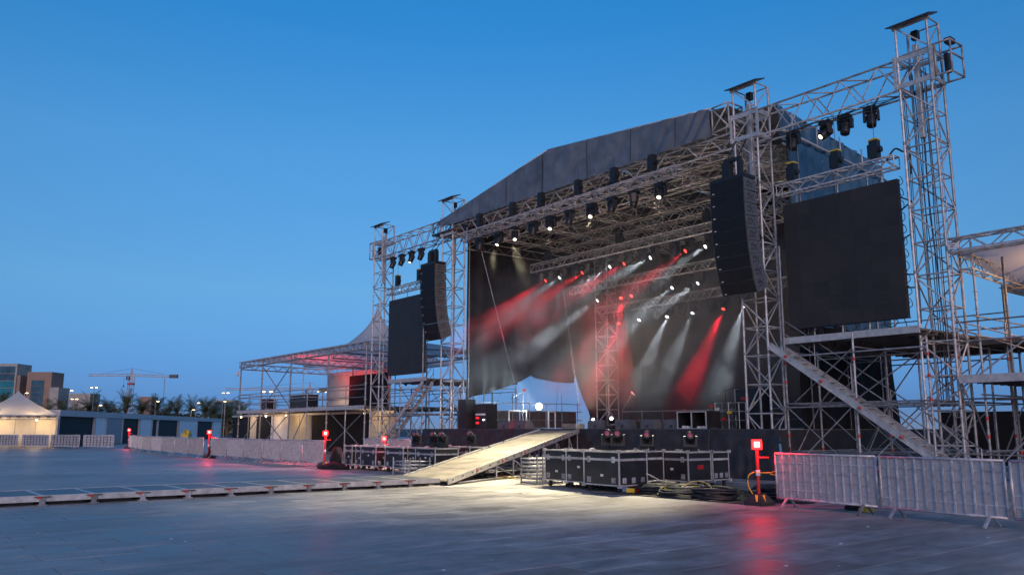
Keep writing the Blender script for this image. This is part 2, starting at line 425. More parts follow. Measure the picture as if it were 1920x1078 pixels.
# ------------------------------------------------------------------ masts (lifting towers)
SX, SY = 0.483, 0.395
XR, XL, XOR, XOL = 9.68, -9.68, 15.86, -17.32
def tower(xc, yc, H, label, pieces=True, cap=True, ladder=False, out=0):
    t = thing("lattice_tower", label, "lattice tower", (xc, yc, 0), 0, "lattice towers of the stage roof")
    m = ALU
    L = {(i,j): V((xc+i*SX, yc+j*SY, 0)) for i in (-1,1) for j in (-1,1)}
    for p in L.values():
        tube("leg", p + V((0,0,0.02)), p + V((0,0,H)), 0.041, m, t)
        box("foot_plate", p + V((-.11,-.11,0.002)), p + V((.11,.11,0.02)), STEEL, t)
    mb = MB()
    fn = (lambda a, b: tube("brace", a, b, 0.025, m, t, 6)) if pieces else (lambda a, b: mb.tube(a, b, 0.024, 5))
    n = 13; dz = (H-1.15)/n
    sides = [((-1,-1),(1,-1)), ((1,-1),(1,1)), ((1,1),(-1,1)), ((-1,1),(-1,-1))]
    for i in range(n+1):
        z = 0.15 + i*dz
        for k, (a, b) in enumerate(sides):
            fn(L[a]+V((0,0,z)), L[b]+V((0,0,z)))
            if i < n:
                if (i + k) % 2 == 0: fn(L[a]+V((0,0,z+.03)), L[b]+V((0,0,z+dz-.03)))
                else: fn(L[b]+V((0,0,z+.03)), L[a]+V((0,0,z+dz-.03)))
    for a, b in sides:
        fn(L[a]+V((0,0,H-.02)), L[b]+V((0,0,H-.02)))
    fn(L[(-1,-1)]+V((0,0,H-.05)), L[(1,-1)]+V((0,0,H-.95))); fn(L[(1,1)]+V((0,0,H-.05)), L[(1,-1)]+V((0,0,H-.95)))
    if not pieces: mb.build("lacing", m, t, True, kind="stuff")
    # spigot collars on the legs
    cb = MB()
    for p in L.values():
        for z in (2.2, 4.2, 6.2, 8.2, 10.2): cb.tube(p+V((0,0,z-.05)), p+V((0,0,z+.05)), 0.044, 8)
    cb.build("spigot_collars", STEEL, t, True, kind="stuff")
    if cap:
        c = MB(); c.obox((xc, yc-0.33, H+0.06), (0.68,0,0), (0,0.30,0.10), (0,-0.006,0.018))
        c.build("cap_plate", DARKST, t)
        box("cap_beam", (xc-.58, yc-SY-.04, H-.10), (xc+.58, yc-SY+.04, H+.0), DECKAL, t)
        # sleeve block that carries the roof: flat bars round the mast and the lifting mast inside
        for z in (12.02, 12.88):
            for y in (-SY-.055, SY+.02):
                box("sleeve_bar", (xc-SX-.05, yc+y, z-.075), (xc+SX+.05, yc+y+.035, z+.075), DECKAL, t)
            for x in (-SX-.055, SX+.02):
                box("sleeve_bar", (xc+x, yc-SY-.01, z-.06), (xc+x+.035, yc+SY+.01, z+.06), ALU, t)
        for x in (-.14, .14):
            box("sleeve_post", (xc+x*4.05-.045, yc-SY-.10, 11.9), (xc+x*4.05+.045, yc-SY-.058, 13.0), DECKAL, t)
        box("lifting_mast", (xc-.22, yc+.05, 10.4), (xc-.07, yc+.22, 13.45), DECKAL, t, 0.01)
        hb = MB(); hb.obox((xc-.12, yc+.13, 13.75), (.10,0,0),(0,.09,0),(0,0,.14)); hb.tube((xc-.12, yc+.13, 9.2),(xc-.12, yc+.13, 13.7), .012, 5)
        hb.build("chain_hoist", BLACK, t)
        if out:
            xo = xc + out*SX; fr = MB()
            for y in (-SY, SY):
                for z in (12.02, 13.02): fr.tube((xo, yc+y, z), (xo+out*.62, yc+y, z), .032, 8)
                fr.tube((xo+out*.62, yc+y, 12.0), (xo+out*.62, yc+y, 13.04), .032, 8)
                fr.tube((xo+out*.16, yc+y, 12.0), (xo+out*.16, yc+y, 13.04), .04, 8)
            for z in (12.02, 12.6, 13.02): fr.tube((xo+out*.62, yc-SY, z), (xo+out*.62, yc+SY, z), .03, 8)
            fr.build("outrigger_cage", ALU, t, True)
            db = MB(); db.obox((xo+out*.45, yc, 13.12), (.10,0,0),(0,.16,0),(0,0,.08)); db.obox((xo+out*.3, yc+.1, 12.5), (.06,0,0),(0,.1,0),(0,0,.3))
            db.build("drive_unit", BLACK, t)
    if ladder:
        lb = MB(); xa, xb, yy = xc+.02, xc+.34, yc+.18
        lb.tube((xa,yy,.2),(xa,yy,13.3),.02,6); lb.tube((xb,yy,.2),(xb,yy,13.3),.02,6)
        lb.build("ladder_rails", ALU, t, True)
        for k in range(36): tube("rung", (xa,yy,.5+k*.36), (xb,yy,.5+k*.36), .015, ALU, t, 6)
    return t
tower(XR, 0, 14.0, "tall lattice tower between the open stage and the near screen", True)
tower(XL, 0, 14.0, "lattice tower at the far front corner of the stage, floodlit low down", True)
tower(XOR, 0, 14.0, "tallest-looking lattice tower with inside ladder, beyond the near screen", True, ladder=True, out=1)
tower(XOL, 0, 14.0, "outermost lattice tower at the far side, beyond the far screen", True, out=-1)
tower(-7.75, 9.6, 12.2, "slim lattice tower inside the stage at its rear, in front of the teal drape", False, cap=False)
tower(7.3, 10.35, 12.2, "lattice tower at the rear of the stage behind the near speaker array", False, cap=False)

# ------------------------------------------------------------------ wing trusses and the roof
t = thing("wing_truss", "big aluminium truss spanning over the near screen between two towers", "truss", (13, 0, 11.9), 0, "wing trusses")
box_truss(t, (XR+.52, 0, 12.42), (XOR-.52, 0, 12.42), 0.74, 0.98, 0.62, 0.037, 0.023, ALU, True)
t = thing("wing_truss", "big aluminium truss spanning over the far screen between two towers", "truss", (-13, 0, 11.9), 0, "wing trusses")
box_truss(t, (XOL+.52, 0, 12.42), (XL-.52, 0, 12.42), 0.74, 0.98, 0.62, 0.037, 0.023, ALU, True)

roof = thing("stage_roof", "dark tarpaulin gable roof on a lattice of trusses over the stage", "stage roof", (0, 5, 11.8))
box_truss(roof, (XL+.52, 0, 12.08), (XR-.52, 0, 12.08), 0.74, 0.58, 0.55, 0.036, 0.024, ALU, True)
for k, y in enumerate((2.1, 4.2, 6.2, 8.2, 10.3)):
    box_truss(roof, (XL+.2, y, 12.0), (XR-.2 if y < 7.5 else 7.0, y, 12.0), 0.5, 0.56, 0.7, 0.032, 0.021, ALU)
for x in (-9.2, -6.1, -3.0, 0.1, 3.2, 6.2, 9.2):
    box_truss(roof, (x, .45, 11.42), (x, 10.6 if x < 6 else 7.6, 11.42), 0.42, 0.46, 0.62, 0.024, 0.015, ALU)
for y in (1.2, 3.3, 5.4, 7.4):
    rb = MB(); zl = (XL, y, 12.45); zr = (XR, y, 12.45); rg = (-1.2, y, 14.2)
    for a, b in ((zl, rg), (rg, zr)):
        a, b = V(a), V(b); rb.tube(a, b, .03, 6); rb.tube(a-V((0,0,.35)), b-V((0,0,.35)), .03, 6)
        zigzag(lambda p, q: rb.tube(p, q, .016, 5), a, b, a-V((0,0,.35)), b-V((0,0,.35)), .7)
    rb.tube((-1.2, y, 12.2), rg, .03, 6)
    rb.build("rafter", ALU, roof, True)
# roof skin: far slope, near slope and the near eave
def slope(x0, z0, x1, z1):
    def fn(u, v):
        y = -0.42 + v*12.2; k = 1.0 if x1 < 0 else 1 - .42*max(0, min(1, (y-6.8)/3.0))
        x = x0 + (x1-x0)*u*k
        return (x, y, z0 + (z1-z0)*u*k - 0.05*math.sin(v*math.pi*6)**2 - .02*math.sin(u*9+v*13))
    return fn
for a in ((-10.5, 12.82, -1.2, 14.46), (-1.2, 14.46, 9.05, 13.42)):
    b = MB(); b.grid(slope(*a), 14, 48); b.build("roof_skin", ROOFT, roof, True)
def rs(u, v):  # hanging eave on the near flank of the roof
    y = 0.55 + u*7.2; top = 13.25 - 0.9*u; bot = 12.05 - 0.6*u
    return (10.42 + .05*math.sin(u*46+v*3) + .03*math.sin(u*97), y, top + (bot-top)*v)
b = MB(); b.grid(rs, 120, 6); b.build("eave_curtain", BLUET, roof, True)
def rs2(u, v):
    y = 0.55 + u*7.2; zt = 13.25 - .9*u
    return (9.0 + 1.42*v, y, zt + .16*(1-v))
b = MB(); b.grid(rs2, 40, 4); b.build("roof_skin", ROOFT, roof, True)
er = MB()
er.tube((10.58, .5, 12.28), (10.58, 7.8, 11.72), .05, 6); er.tube((10.58, .5, 11.75), (10.58, 7.8, 11.2), .04, 6)
for k in range(5):
    yy = 1.2 + k*1.6; er.tube((10.58, yy, 12.25-.076*(yy-.5)), (10.58, yy, 13.2-.082*yy), .03, 6)
er.build("eave_rail", DECKAL, roof, True)
# front gable cloth in two sheets, creased towards the near end
def top_z(x): return 12.80 + (14.45-12.80)*(x+10.46)/(9.26) if x < -1.2 else 14.45 - (14.45-13.52)*(x+1.2)/9.44
def gable(x0, x1):
    def fn(u, v):
        x = x0 + (x1-x0)*u; zt = top_z(x); zb = 12.44 if x > -9 else 12.44 + (-9-x)*.1
        f = max(0, (x-3.2)/5.2)**1.6
        d = f*(.16*math.sin((x*3.4 + v*3.6)) + .10*math.sin(x*7.3 + v*5.2+1)) + .035*math.sin(x*2.3+v*3.5) + .015*math.sin(x*6.1-v*2.2) + .03*math.sin(v*3.1+x*.4)
        sag = -.10*f*math.sin(v*math.pi)
        return (x, -0.50 - abs(d)*.9, zb + (zt-zb)*(1-v) + sag*.3)
    return fn
b = MB(); b.grid(gable(-10.46, -1.62), 60, 10); b.build("gable_cloth", ROOFT, roof, True)
b = MB(); b.grid(gable(-1.55, 8.24), 130, 16); b.build("gable_cloth", ROOFT, roof, True)
b = MB(); b.grid(lambda u, v: (-1.62+.07*u, -.515, 12.46+(top_z(-1.6)-12.46)*v), 1, 4); b.build("gable_lacing_strip", RUBBER, roof)
lb_ = MB()
for k in range(46):
    x = -9.9 + .395*k; lb_.tube((x,-.53,12.50+max(0,(-9-x)*.1)), (x+.05,-.40,12.36), .010, 4)
lb_.build("lacing_loops", DECKAL, roof, kind="stuff")
for x in (-7.2,-4.3,1.5,4.2,6.6):
    sb_ = MB(); sb_.grid(lambda u, v: (x-.02+.04*u, -.66+.06*v if x > 3 else -.56, 12.47+(top_z(x)-12.5)*v), 1, 6); sb_.build("seam", CLOTHG, roof)
hb = MB(); hb.tube((-10.48,-.5,12.82),(-1.2,-.5,14.47), .03, 6); hb.tube((-1.2,-.5,14.47),(8.28,-.5,13.54), .03, 6)
hb.build("gable_hem", DECKAL, roof, True)
eb = MB()   # open box frame at the near end of the gable
for y in (-.5, .35):
    for p, q in (((8.3,y,12.5),(8.3,y,13.52)), ((9.05,y,12.55),(9.05,y,13.55)), ((8.3,y,13.52),(9.05,y,13.55)), ((8.3,y,12.55),(9.05,y,12.6)), ((8.3,y,13.5),(9.05,y,12.6)), ((8.3,y,12.6),(9.05,y,13.5))): eb.tube(p, q, .03, 6)
for p in ((8.3,12.52),(8.3,13.52),(9.05,12.6),(9.05,13.55)): eb.tube((p[0],-.5,p[1]),(p[0],.35,p[1]),.03,6)
eb.build("end_frame", ALU, roof, True)
eb = MB()
for y in (-.5, .35):
    for p, q in (((-10.5,y,12.2),(-10.5,y,12.85)), ((-11.0,y,12.25),(-11.0,y,12.8)), ((-11.0,y,12.8),(-10.5,y,12.85)), ((-11.0,y,12.25),(-10.5,y,12.8))): eb.tube(p, q, .025, 6)
eb.box((-11.05,-.55,12.12),(-8.6,.4,12.2)); eb.build("end_frame", DARKST, roof, True)

# ------------------------------------------------------------------ stage platform
DZ = 1.60; SF = -1.6
stage = thing("stage_platform", "raised stage with black skirt cloth hung along its front edge", "stage", (0, 5, 0))
box("deck", (-9.9, SF+.05, DZ-.14), (11.2, 12.0, DZ), PLY, stage)
box("edge_trim", (-9.9, SF+.02, DZ-.10), (11.2, SF+.046, DZ+.012), DARKST, stage)
def skirt(x0, x1, z1):
    def fn(u, v):
        x = x0 + (x1-x0)*u
        sw = .10*abs(math.sin(x*.75))*math.sin(math.pi*min(1, v*1.7))
        d = (.09*math.sin(x*4.3+v*2.6) + .05*math.sin(x*9.7-v*3) + .08*math.sin(x*1.9+v*6))*(.2+.8*v) + .05*math.sin(v*9+x*1.3)*math.exp(-((v-.25)/.25)**2)
        return (x, SF - .02 - (.012 if (x0 == -3.4 or x0 == 8.7) else 0) - abs(d) - .16*v*v, z1 - .0 - (z1-.01)*v - sw*.3*(1-v)*v)
    return fn
for a, c in ((-9.9, -3.3), (-3.4, 3.2), (3.1, 8.8), (8.7, 11.3)):
    b = MB(); b.grid(skirt(a, c, DZ-.02), int((c-a)*14), 16); b.build("skirt", SKIRTC, stage, True)
b = MB(); b.grid(lambda u, v: (11.25+.06*math.sin(u*40+v*4)*(.3+v)+.1*v*v, SF+u*12.5, DZ-.02-(DZ-.03)*v), 120, 8); b.build("skirt", SKIRTC, stage, True)
for x in (-9.6, -6, -2.5, 1, 4.5, 8, 10.9):
    for y in (-1.2, 2, 5.5, 9, 11.5): tube("leg", (x,y,0.0), (x,y,DZ-.14), .03, STEEL, stage, 6)

# ------------------------------------------------------------------ drapes and video wall
def prof(pts):
    def f(x):
        for (a, p), (c, q) in zip(pts, pts[1:]):
            if a <= x <= c: return p + (q-p)*(x-a)/(c-a)
        return pts[0][1] if x < pts[0][0] else pts[-1][1]
    return f
XD = -9.15
bot = prof([(.55,3.1),(1,3.3),(2.0,3.5),(3.2,3.85),(4.2,4.2),(4.95,4.55),(5.5,4.4),(6.4,4.28),(7.6,4.22),(8.25,4.25),(8.42,4.85)])
def sidewall(u, v):
    y = .55 + (8.42-.55)*u; zb = bot(y); z = 12.92 + (zb-12.92)*v
    d = .06*math.sin(y*4.1+v*1.5) + .03*math.sin(y*9.3) + max(0,v-.7)*.9*math.sin((v-.7)*10.4)*(.5+.3*math.sin(y*2.2+v*9))
    return (XD + d + .03*math.sin(z*6+y*3)*max(0, v-.6), y, z)
dr = thing("side_drape", "black drape on the far side of the stage, torn up at the bottom", "drape", (XD, 5, 3))
b = MB(); b.grid(sidewall, 90, 70); b.build("cloth", CLOTH, dr, True)
def side2(u, v):
    y0 = 8.44 + 1.35*v; z = 12.92 + (1.62-12.92)*v
    if v < .712: y0 = 8.30
    else: y0 = 8.30 + 1.57*(v-.712)/.288
    y = y0 + (11.2-y0)*u
    return (XD - .06 + .05*math.sin(y*6+v*2) , y, z)
b = MB(); b.grid(side2, 16, 60); b.build("cloth", CLOTH, dr, True)
fl = MB(); fl.grid(lambda u, v: (XD+.35+.12*math.sin(v*3), 8.75+.95*v*(.55+.45*u)+.25*u, 4.45-2.4*v-.55*u*(1-v)), 8, 16)
fl.build("torn_flap", CLOTHG, dr, True)
b = MB(); b.tube((XD,.5,12.94),(XD,11,12.94),.03,6); b.build("hanging_pipe", STEEL, dr, True)
b = MB(); b.tube((XD+.1,.62,1.6),(XD+.1,.62,11.6),.03,6); b.build("edge_pole", STEEL, dr, True)

dr = thing("rear_drape", "dark teal drape at the rear corner of the stage beside the video wall", "drape", (-8, 11.2, 1.6))
tealc = mat("teal_drape", (0.022, 0.040, 0.045), 0.85, 0, 0.25, 2.0)
b = MB(); b.grid(lambda u, v: (-9.6+2.8*u, 11.25+.07*math.sin(u*24+v), 1.61+9.6*v), 50, 12); b.build("cloth", tealc, dr, True)
bk = thing("back_drape", "black drape closing the back of the stage above and behind the video wall", "drape", (0, 11.6, 1.6))
b = MB(); b.grid(lambda u, v: (-9.6+16.4*u, 11.55+.06*math.sin(u*70+v*2), 1.61+(top_z(-9.6+16.4*u)-1.66)*v), 160, 14); b.build("cloth", CLOTH, bk, True)
vw = thing("video_wall", "tall unlit brownish video wall at the back of the stage", "video wall", (0, 11.1, 1.6))
for i in range(14):
    for j in range(9):
        box("panel", (-6.96+i*.995, 11.0, 1.75+j*.965), (-6.96+i*.995+.991, 11.10, 1.75+j*.965+.961), LEDW, vw)
box("frame", (-6.98, 11.104, 1.62), (6.99, 11.24, 10.5), DARKST, vw)
wr = thing("near_side_wall", "blue tarpaulin side wall of the stage behind the near screen", "tarpaulin wall", (10.6, 6, 0))
def sw(u, v):
    y = .75 + 6.5*u
    return (10.66 + .03*math.sin(y*5.1+v*2)+.02*math.sin(y*12), y, 5.2 + (12.0-.076*(y-.5)-5.2)*v)
b = MB(); b.grid(sw, 100, 14); b.build("tarpaulin", BLUET, wr, True)
def sw_(u, v):
    y = .75 + 6.5*u
    return (10.62 + .08*math.sin(y*2.7+v*5)+.04*math.sin(y*8+v*3), y, .02 + 5.3*v)
b = MB(); b.grid(sw_, 90, 20); b.build("lower_cloth", CLOTH, wr, True)
for k in range(3): tube("seam_pole", (10.73, 1.2+2.4*k, 0), (10.73, 1.2+2.4*k, 12-.18*(1+2.2*k)*.4), .025, STEEL, wr, 6)

# ------------------------------------------------------------------ moving heads
def _mh_meshes():
    D = {}
    b = MB(); b.box((-.19,-.15,-.15),(.19,.15,-.02)); b.tube((-.10,0,-.02),(-.10,0,.07),.03,6); b.tube((.10,0,-.02),(.10,0,.07),.03,6); b.box((-.21,-.10,-.12),(.21,.10,-.06))
    D['base_h'] = b.mesh("moving_head_base", BLACK)
    b = MB(); b.box((-.19,-.17,0),(.19,.17,.14)); b.box((-.24,-.12,0),(.24,.12,.03)); b.box((-.10,-.185,.04),(.10,-.165,.11))
    D['base_s'] = b.mesh("moving_head_base", BLACK)
    for k, s in (('yoke_h', -1), ('yoke_s', 1)):
        b = MB(); z0 = .15*s if s < 0 else .14
        zz = sorted((z0, z0 + .06*s)); b.box((-.20,-.09,zz[0]),(.20,.09,zz[1]))
        for x in (-.21, .21):
            a, c = z0, z0 + .34*s
            for (h0, h1, w) in ((a, a+.12*s, .10), (a+.12*s, c, .085)):
                lo, hi = sorted((h0, h1)); b.box((x-.035,-w,lo),(x+.035,w,hi))
            b.tube((x-.037, 0, c-.06*s), (x+.037, 0, c-.06*s), .085, 10)
        D[k] = b.mesh("moving_head_yoke", BLACK)
    b = MB(); b.lathe([(-.275,.118),(-.27,.148),(-.20,.152),(-.05,.158),(.08,.162),(.17,.15),(.22,.11),(.23,.05)], 16)
    for k in range(6):
        t = k*math.pi/3; b.obox((.155*math.cos(t),.155*math.sin(t),.06),(.012*math.cos(t),.012*math.sin(t),0),(-.02*math.sin(t),.02*math.cos(t),0),(0,0,.10))
    D['head'] = b.mesh("moving_head_head", BLACK, True)
    for nm, m in (('w', LENS_W), ('r', LENS_R), ('y', LENS_Y), ('d', LENS_D), ('p', LENS_PK)):
        b = MB(); b.lathe([(-.284,.045),(-.280,.078),(-.272,.09)], 16); D['lens_'+nm] = b.mesh("moving_head_lens", m, True)
    return D
MH = _mh_meshes()
def moving_head(loc, aim, lens, label, group, stand=False, light=None):
    t = thing("moving_head", label, "stage light", loc, 0, group)
    if stand: t.scale = (.78,.78,.84)
    s = 1 if stand else -1
    piv = V((0, 0, .42*s))
    d = V(aim).normalized()
    th = math.acos(max(-1, min(1, -d.z))); ph = math.atan2(-d.x, d.y)
    if th > math.pi/2*1.35 and not stand: pass
    def ch(name, me, parent, loc=(0,0,0), rot=(0,0,0)):
        o = bpy.data.objects.new(name, me); COL.objects.link(o); o.parent = parent; o.location = loc; o.rotation_euler = rot; return o
    ch("base", MH['base_s' if stand else 'base_h'], t)
    ch("yoke", MH['yoke_s' if stand else 'yoke_h'], t, (0,0,0), (0,0,ph))
    h = ch("head", MH['head'], t, piv, Euler((th, 0, ph), 'XYZ'))
    ch("lens", MH['lens_'+lens], h)
    if light:
        col, pw, ang, blend = light
        ld = bpy.data.lights.new("beam", 'SPOT'); ld.energy = pw; ld.color = col; ld.spot_size = R(ang); ld.spot_blend = blend; ld.shadow_soft_size = .05 if ang < 25 else .16
        lo = bpy.data.objects.new("beam", ld); COL.objects.link(lo); lo.parent = h; lo.location = (0,0,-.31)
    return t

def lx_truss(label, y, z, x0, x1):
    t = thing("lighting_truss", label, "truss", ((x0+x1)/2, y, z-.2), 0, "lighting trusses inside the stage")
    box_truss(t, (x0, y, z), (x1, y, z), .40, .42, .42, .031, .018, ALU)
    b = MB()
    for q in range(3):
        pts = []; x = x0+.1
        while x < x1-.1: pts.append((x, y+.1-.1*q, z-.20-.07*abs(math.sin(x*2.3+q))-.02*q)); x += .22
        b.path(pts, .013, 5)
    b.build("cable_loom", RUBBER, t, True)
    return t
WHT, RED, WRM = (0.80, 0.92, 1.0), (1.0, 0.015, 0.04), (1.0, 0.87, 0.56)
POW = 1.0
def row(y, zt, tname, spec):
    """spec: list of (x, kind, target or None, power factor, cone)"""
    spec = sorted(spec, key=lambda q: q[0])
    for i, (x, k, tg, *ex) in enumerate(spec):
        loc = V((x, y, zt - .23)); hp = loc + V((0,0,-.42))
        if tg is None: aim = V((random.uniform(-.25,.05), random.uniform(-.45,-.1), -1))
        elif k == 'y': aim = V(tg) - hp
        else:
            aim = V(tg) - hp; aim += V((.72,-.69,-.05))*(aim.length*.78)   # thrown down towards the audience
        st = {'w': "lit white", 'r': "glowing red", 'y': "lit warm white", 'd': "unlit"}[k]
        f = ex[0] if ex else 1; cone = ex[1] if len(ex) > 1 else None
        lt = {'w': (WHT, 5000*POW*f, 20, 1.0), 'r': (RED, 12500*POW*f, 19, 1.0), 'y': (WRM, 9000*POW*f, cone or 17, 1.0), 'd': None}[k]
        moving_head(loc, aim, k, f"moving head, {st}, {ORD[i]} along {tname} counted from the far end", "moving heads hung under " + tname, light=lt)
lx_truss("front lighting truss hung below the roof edge on chain hoists", -1.0, 11.28, -7.25, 7.05)
row(-1.0, 11.28, "the front truss", [(-5.86,'d',None),(-4.31,'y',(-3.5,-6.0,0),.9,30),(-3.06,'y',(2.2,-5.0,.8),1.1,30),(-1.67,'d',None),(-.43,'y',(3.6,-8.0,0.5),1.0,32),(.82,'d',None),
    (2.23,'y',(6.0,-10.4,0),1.6,46),(3.45,'d',None),(4.68,'d',None),(6.07,'y',(9.4,-9.8,0),1.6,46)])
lx_truss("longest inner lighting truss, highest of the three inside the stage", 2.9, 9.97, -6.4, 6.4)
row(2.9, 9.97, "the highest inner truss", [(-5.73,'d',None),(-5.05,'r',(-9.27,2.6,7.22)),(-3.97,'w',(-6.48,2.6,7.94)),(-3.05,'d',None),(-2.27,'r',(-7.84,2.6,6.8),1.2),(-1.23,'d',None),(-.36,'w',(-2.16,2.6,8.37)),
    (.58,'r',(-2.75,2.6,7.78)),(1.45,'d',None),(2.23,'w',(-.15,2.6,8.36)),(3.35,'d',None),(4.23,'r',(1.36,2.6,7.78)),(5.31,'w',(3.43,2.6,8.33))])
lx_truss("middle inner lighting truss behind the highest one", 5.7, 9.08, -6.4, 6.4)
row(5.7, 9.08, "the middle inner truss", [(-5.77,'d',None),(-4.12,'w',(-9.43,5.4,5.92),1.25),(-2.68,'r',(-2.65,5.4,5.44)),(-1.77,'r',(-2.98,5.4,7.1)),(-.83,'d',None),(.05,'d',None),(.99,'w',(-.4,5.4,7.58)),(1.78,'d',None),(2.57,'w',(.28,5.4,7.29))])
lx_truss("lowest inner lighting truss nearest the video wall", 7.9, 8.18, -6.4, 6.4)
row(7.9, 8.18, "the lowest inner truss", [(-5.55,'d',None),(-4.93,'r',(-6.06,7.6,5.21),1.3),(-3.31,'w',(-5.22,7.6,5.74)),(-2.3,'d',None),(-1.44,'w',(-3.08,7.6,4.75),1.3),(-.48,'d',None),(.24,'w',(-1.42,7.6,4.93)),(1.37,'d',None),(2.14,'r',(-.06,7.6,4.31),1.4),(3.26,'w',(1.24,7.6,3.73),1.6)])

def hoist(loc, top, label, group, yellow=True, h=.62):
    t = thing("chain_hoist", label, "hoist", loc, 0, group); x, y, z = loc
    b = MB(); b.box((x-.13,y-.12,z),(x+.13,y+.12,z+h)); b.tube((x-.17,y,z+.12),(x-.17,y,z+h-.1),.08,8); b.tube((x+.13,y,z+h*.5),(x+.22,y,z+h*.5),.10,10)
    b.build("motor_body", BLACK, t)
    b = MB(); b.tube((x,y,z+h),(x,y,top),.010,5); b.build("chain", DARKST, t)
    if yellow: box("cap", (x-.14,y-.13,z+h+.002),(x+.14,y+.13,z+h+.05), YEL, t)
    b = MB(); b.tube((x,y,z-.22),(x,y,z),.02,6); b.build("hook", STEEL, t)
    return t
for i, x in enumerate((-5.9, -3.2, -1.1, 1.4, 3.6, 5.7)):
    hoist((x, -1.0, 11.62), 12.75, f"black chain hoist over the front lighting truss, {ORD[i]} from its far end", "hoists of the front truss", False, .66)
    b = MB()
for y, z, nm in ((2.9, 10.2, "highest"), (5.7, 9.31, "middle"), (7.9, 8.41, "lowest")):
    for i, x in enumerate((-5.2, 0.0, 5.2)):
        hoist((x, y, z+.05), 11.2, f"black chain hoist holding the {nm} inner truss, {ORD[i]} from its far end", "hoists of the inner trusses", False, .5)

# ------------------------------------------------------------------ side screens
def side_screen(x0, x1, z0, z1, which, hx):
    t = thing("led_screen", f"large unlit black video screen hanging over the {which} wing platform", "video screen", ((x0+x1)/2, -.3, z0), 0, "side screens")
    nx, nz = 8, 9; dx, dz = (x1-x0)/nx, (z1-z0)/nz
    for i in range(nx):
        for j in range(nz):
            box("module", (x0+i*dx+.0012, -.40, z0+j*dz+.0012), (x0+(i+1)*dx-.0012, -.31, z0+(j+1)*dz-.0012), SCREEN, t)
    fb = MB()
    for i in range(nx+1): fb.box((x0+i*dx-.025 if i else x0, -.30, z0),(x0+i*dx+.025 if i < nx else x1, -.24, z1))
    for j in range(nz+1): fb.box((x0, -.235, max(z0, z0+j*dz-.02)),(x1, -.19, min(z1, z0+j*dz+.02)))
    fb.build("back_frame", DARKST, t)
    cb = MB()
    for k in range(11):
        z = z0+.3+k*.38; cb.path([(x1+.0,-.25,z),(x1+.06+random.uniform(0,.05),-.22,z+.08),(x1+.05,-.2,z+.22),(x1,-.22,z+.3)], .012, 5)
    cb.build("data_cables", RUBBER, t, True)
    for x in (x0+.5, (x0+x1)/2, x1-.5): tube("hanger", (x,-.33,z1), (x,-.33,z1+.34), .025, STEEL, t)
    g = thing("hanging_truss", f"short truss carrying the {which} video screen", "truss", ((x0+x1)/2, -.33, z1+.4), 0, "trusses of the side screens")
    box_truss(g, (x0-.15,-.33,z1+.55), (x1-.0,-.33,z1+.55), .36, .36, .40, .03, .018, ALU, True)
    for i, x in enumerate(hx):
        hoist((x,-.33,z1+.78), 11.95, f"black chain hoist above the {which} video screen, {ORD[i]} from the stage side", f"hoists of the {which} screen")
side_screen(11.05, 15.06, 4.88, 9.17, "near", (11.45, 13.08, 14.4))
side_screen(-15.85, -11.9, 4.65, 9.08, "far", (-12.6, -15.0))
nr = "the near wing truss"
for i, (x, k) in enumerate(((11.35,'d'),(12.6,'y'),(13.3,'d'),(14.2,'d'))):
    moving_head((x, .0, 11.86), (-.5,-.9,-.75) if k == 'y' else (random.uniform(-.15,.15), -.35, -1), k, f"moving head, {'lit' if k=='y' else 'unlit'}, {ORD[i]} along {nr} from the stage", "moving heads on the wing trusses", light=(WRM, 400, 24, .5) if k == 'y' else None)
for i, (x, k) in enumerate(((-13.0,'d'),(-14.06,'y'),(-15.15,'d'),(-16.2,'d'))):
    moving_head((x, .0, 11.86), (-.1,-.4,-1), k, f"moving head, {'lit' if k=='y' else 'unlit'}, {ORD[i]} along the far wing truss from the stage", "moving heads on the wing trusses", light=(WRM, 300, 30, .5) if k == 'y' else None)
cb = MB()
for k in range(3):
    cb.path([(10.3+.55*j, .12+.1*k+random.uniform(-.03,.03), 11.98+.05*math.sin(j*2.1+k)) for j in range(10)], .014, 5)
tag(cb.build("truss_cables", RUBBER, None, True), "black cables strung along the bottom of the near wing truss", "cable")

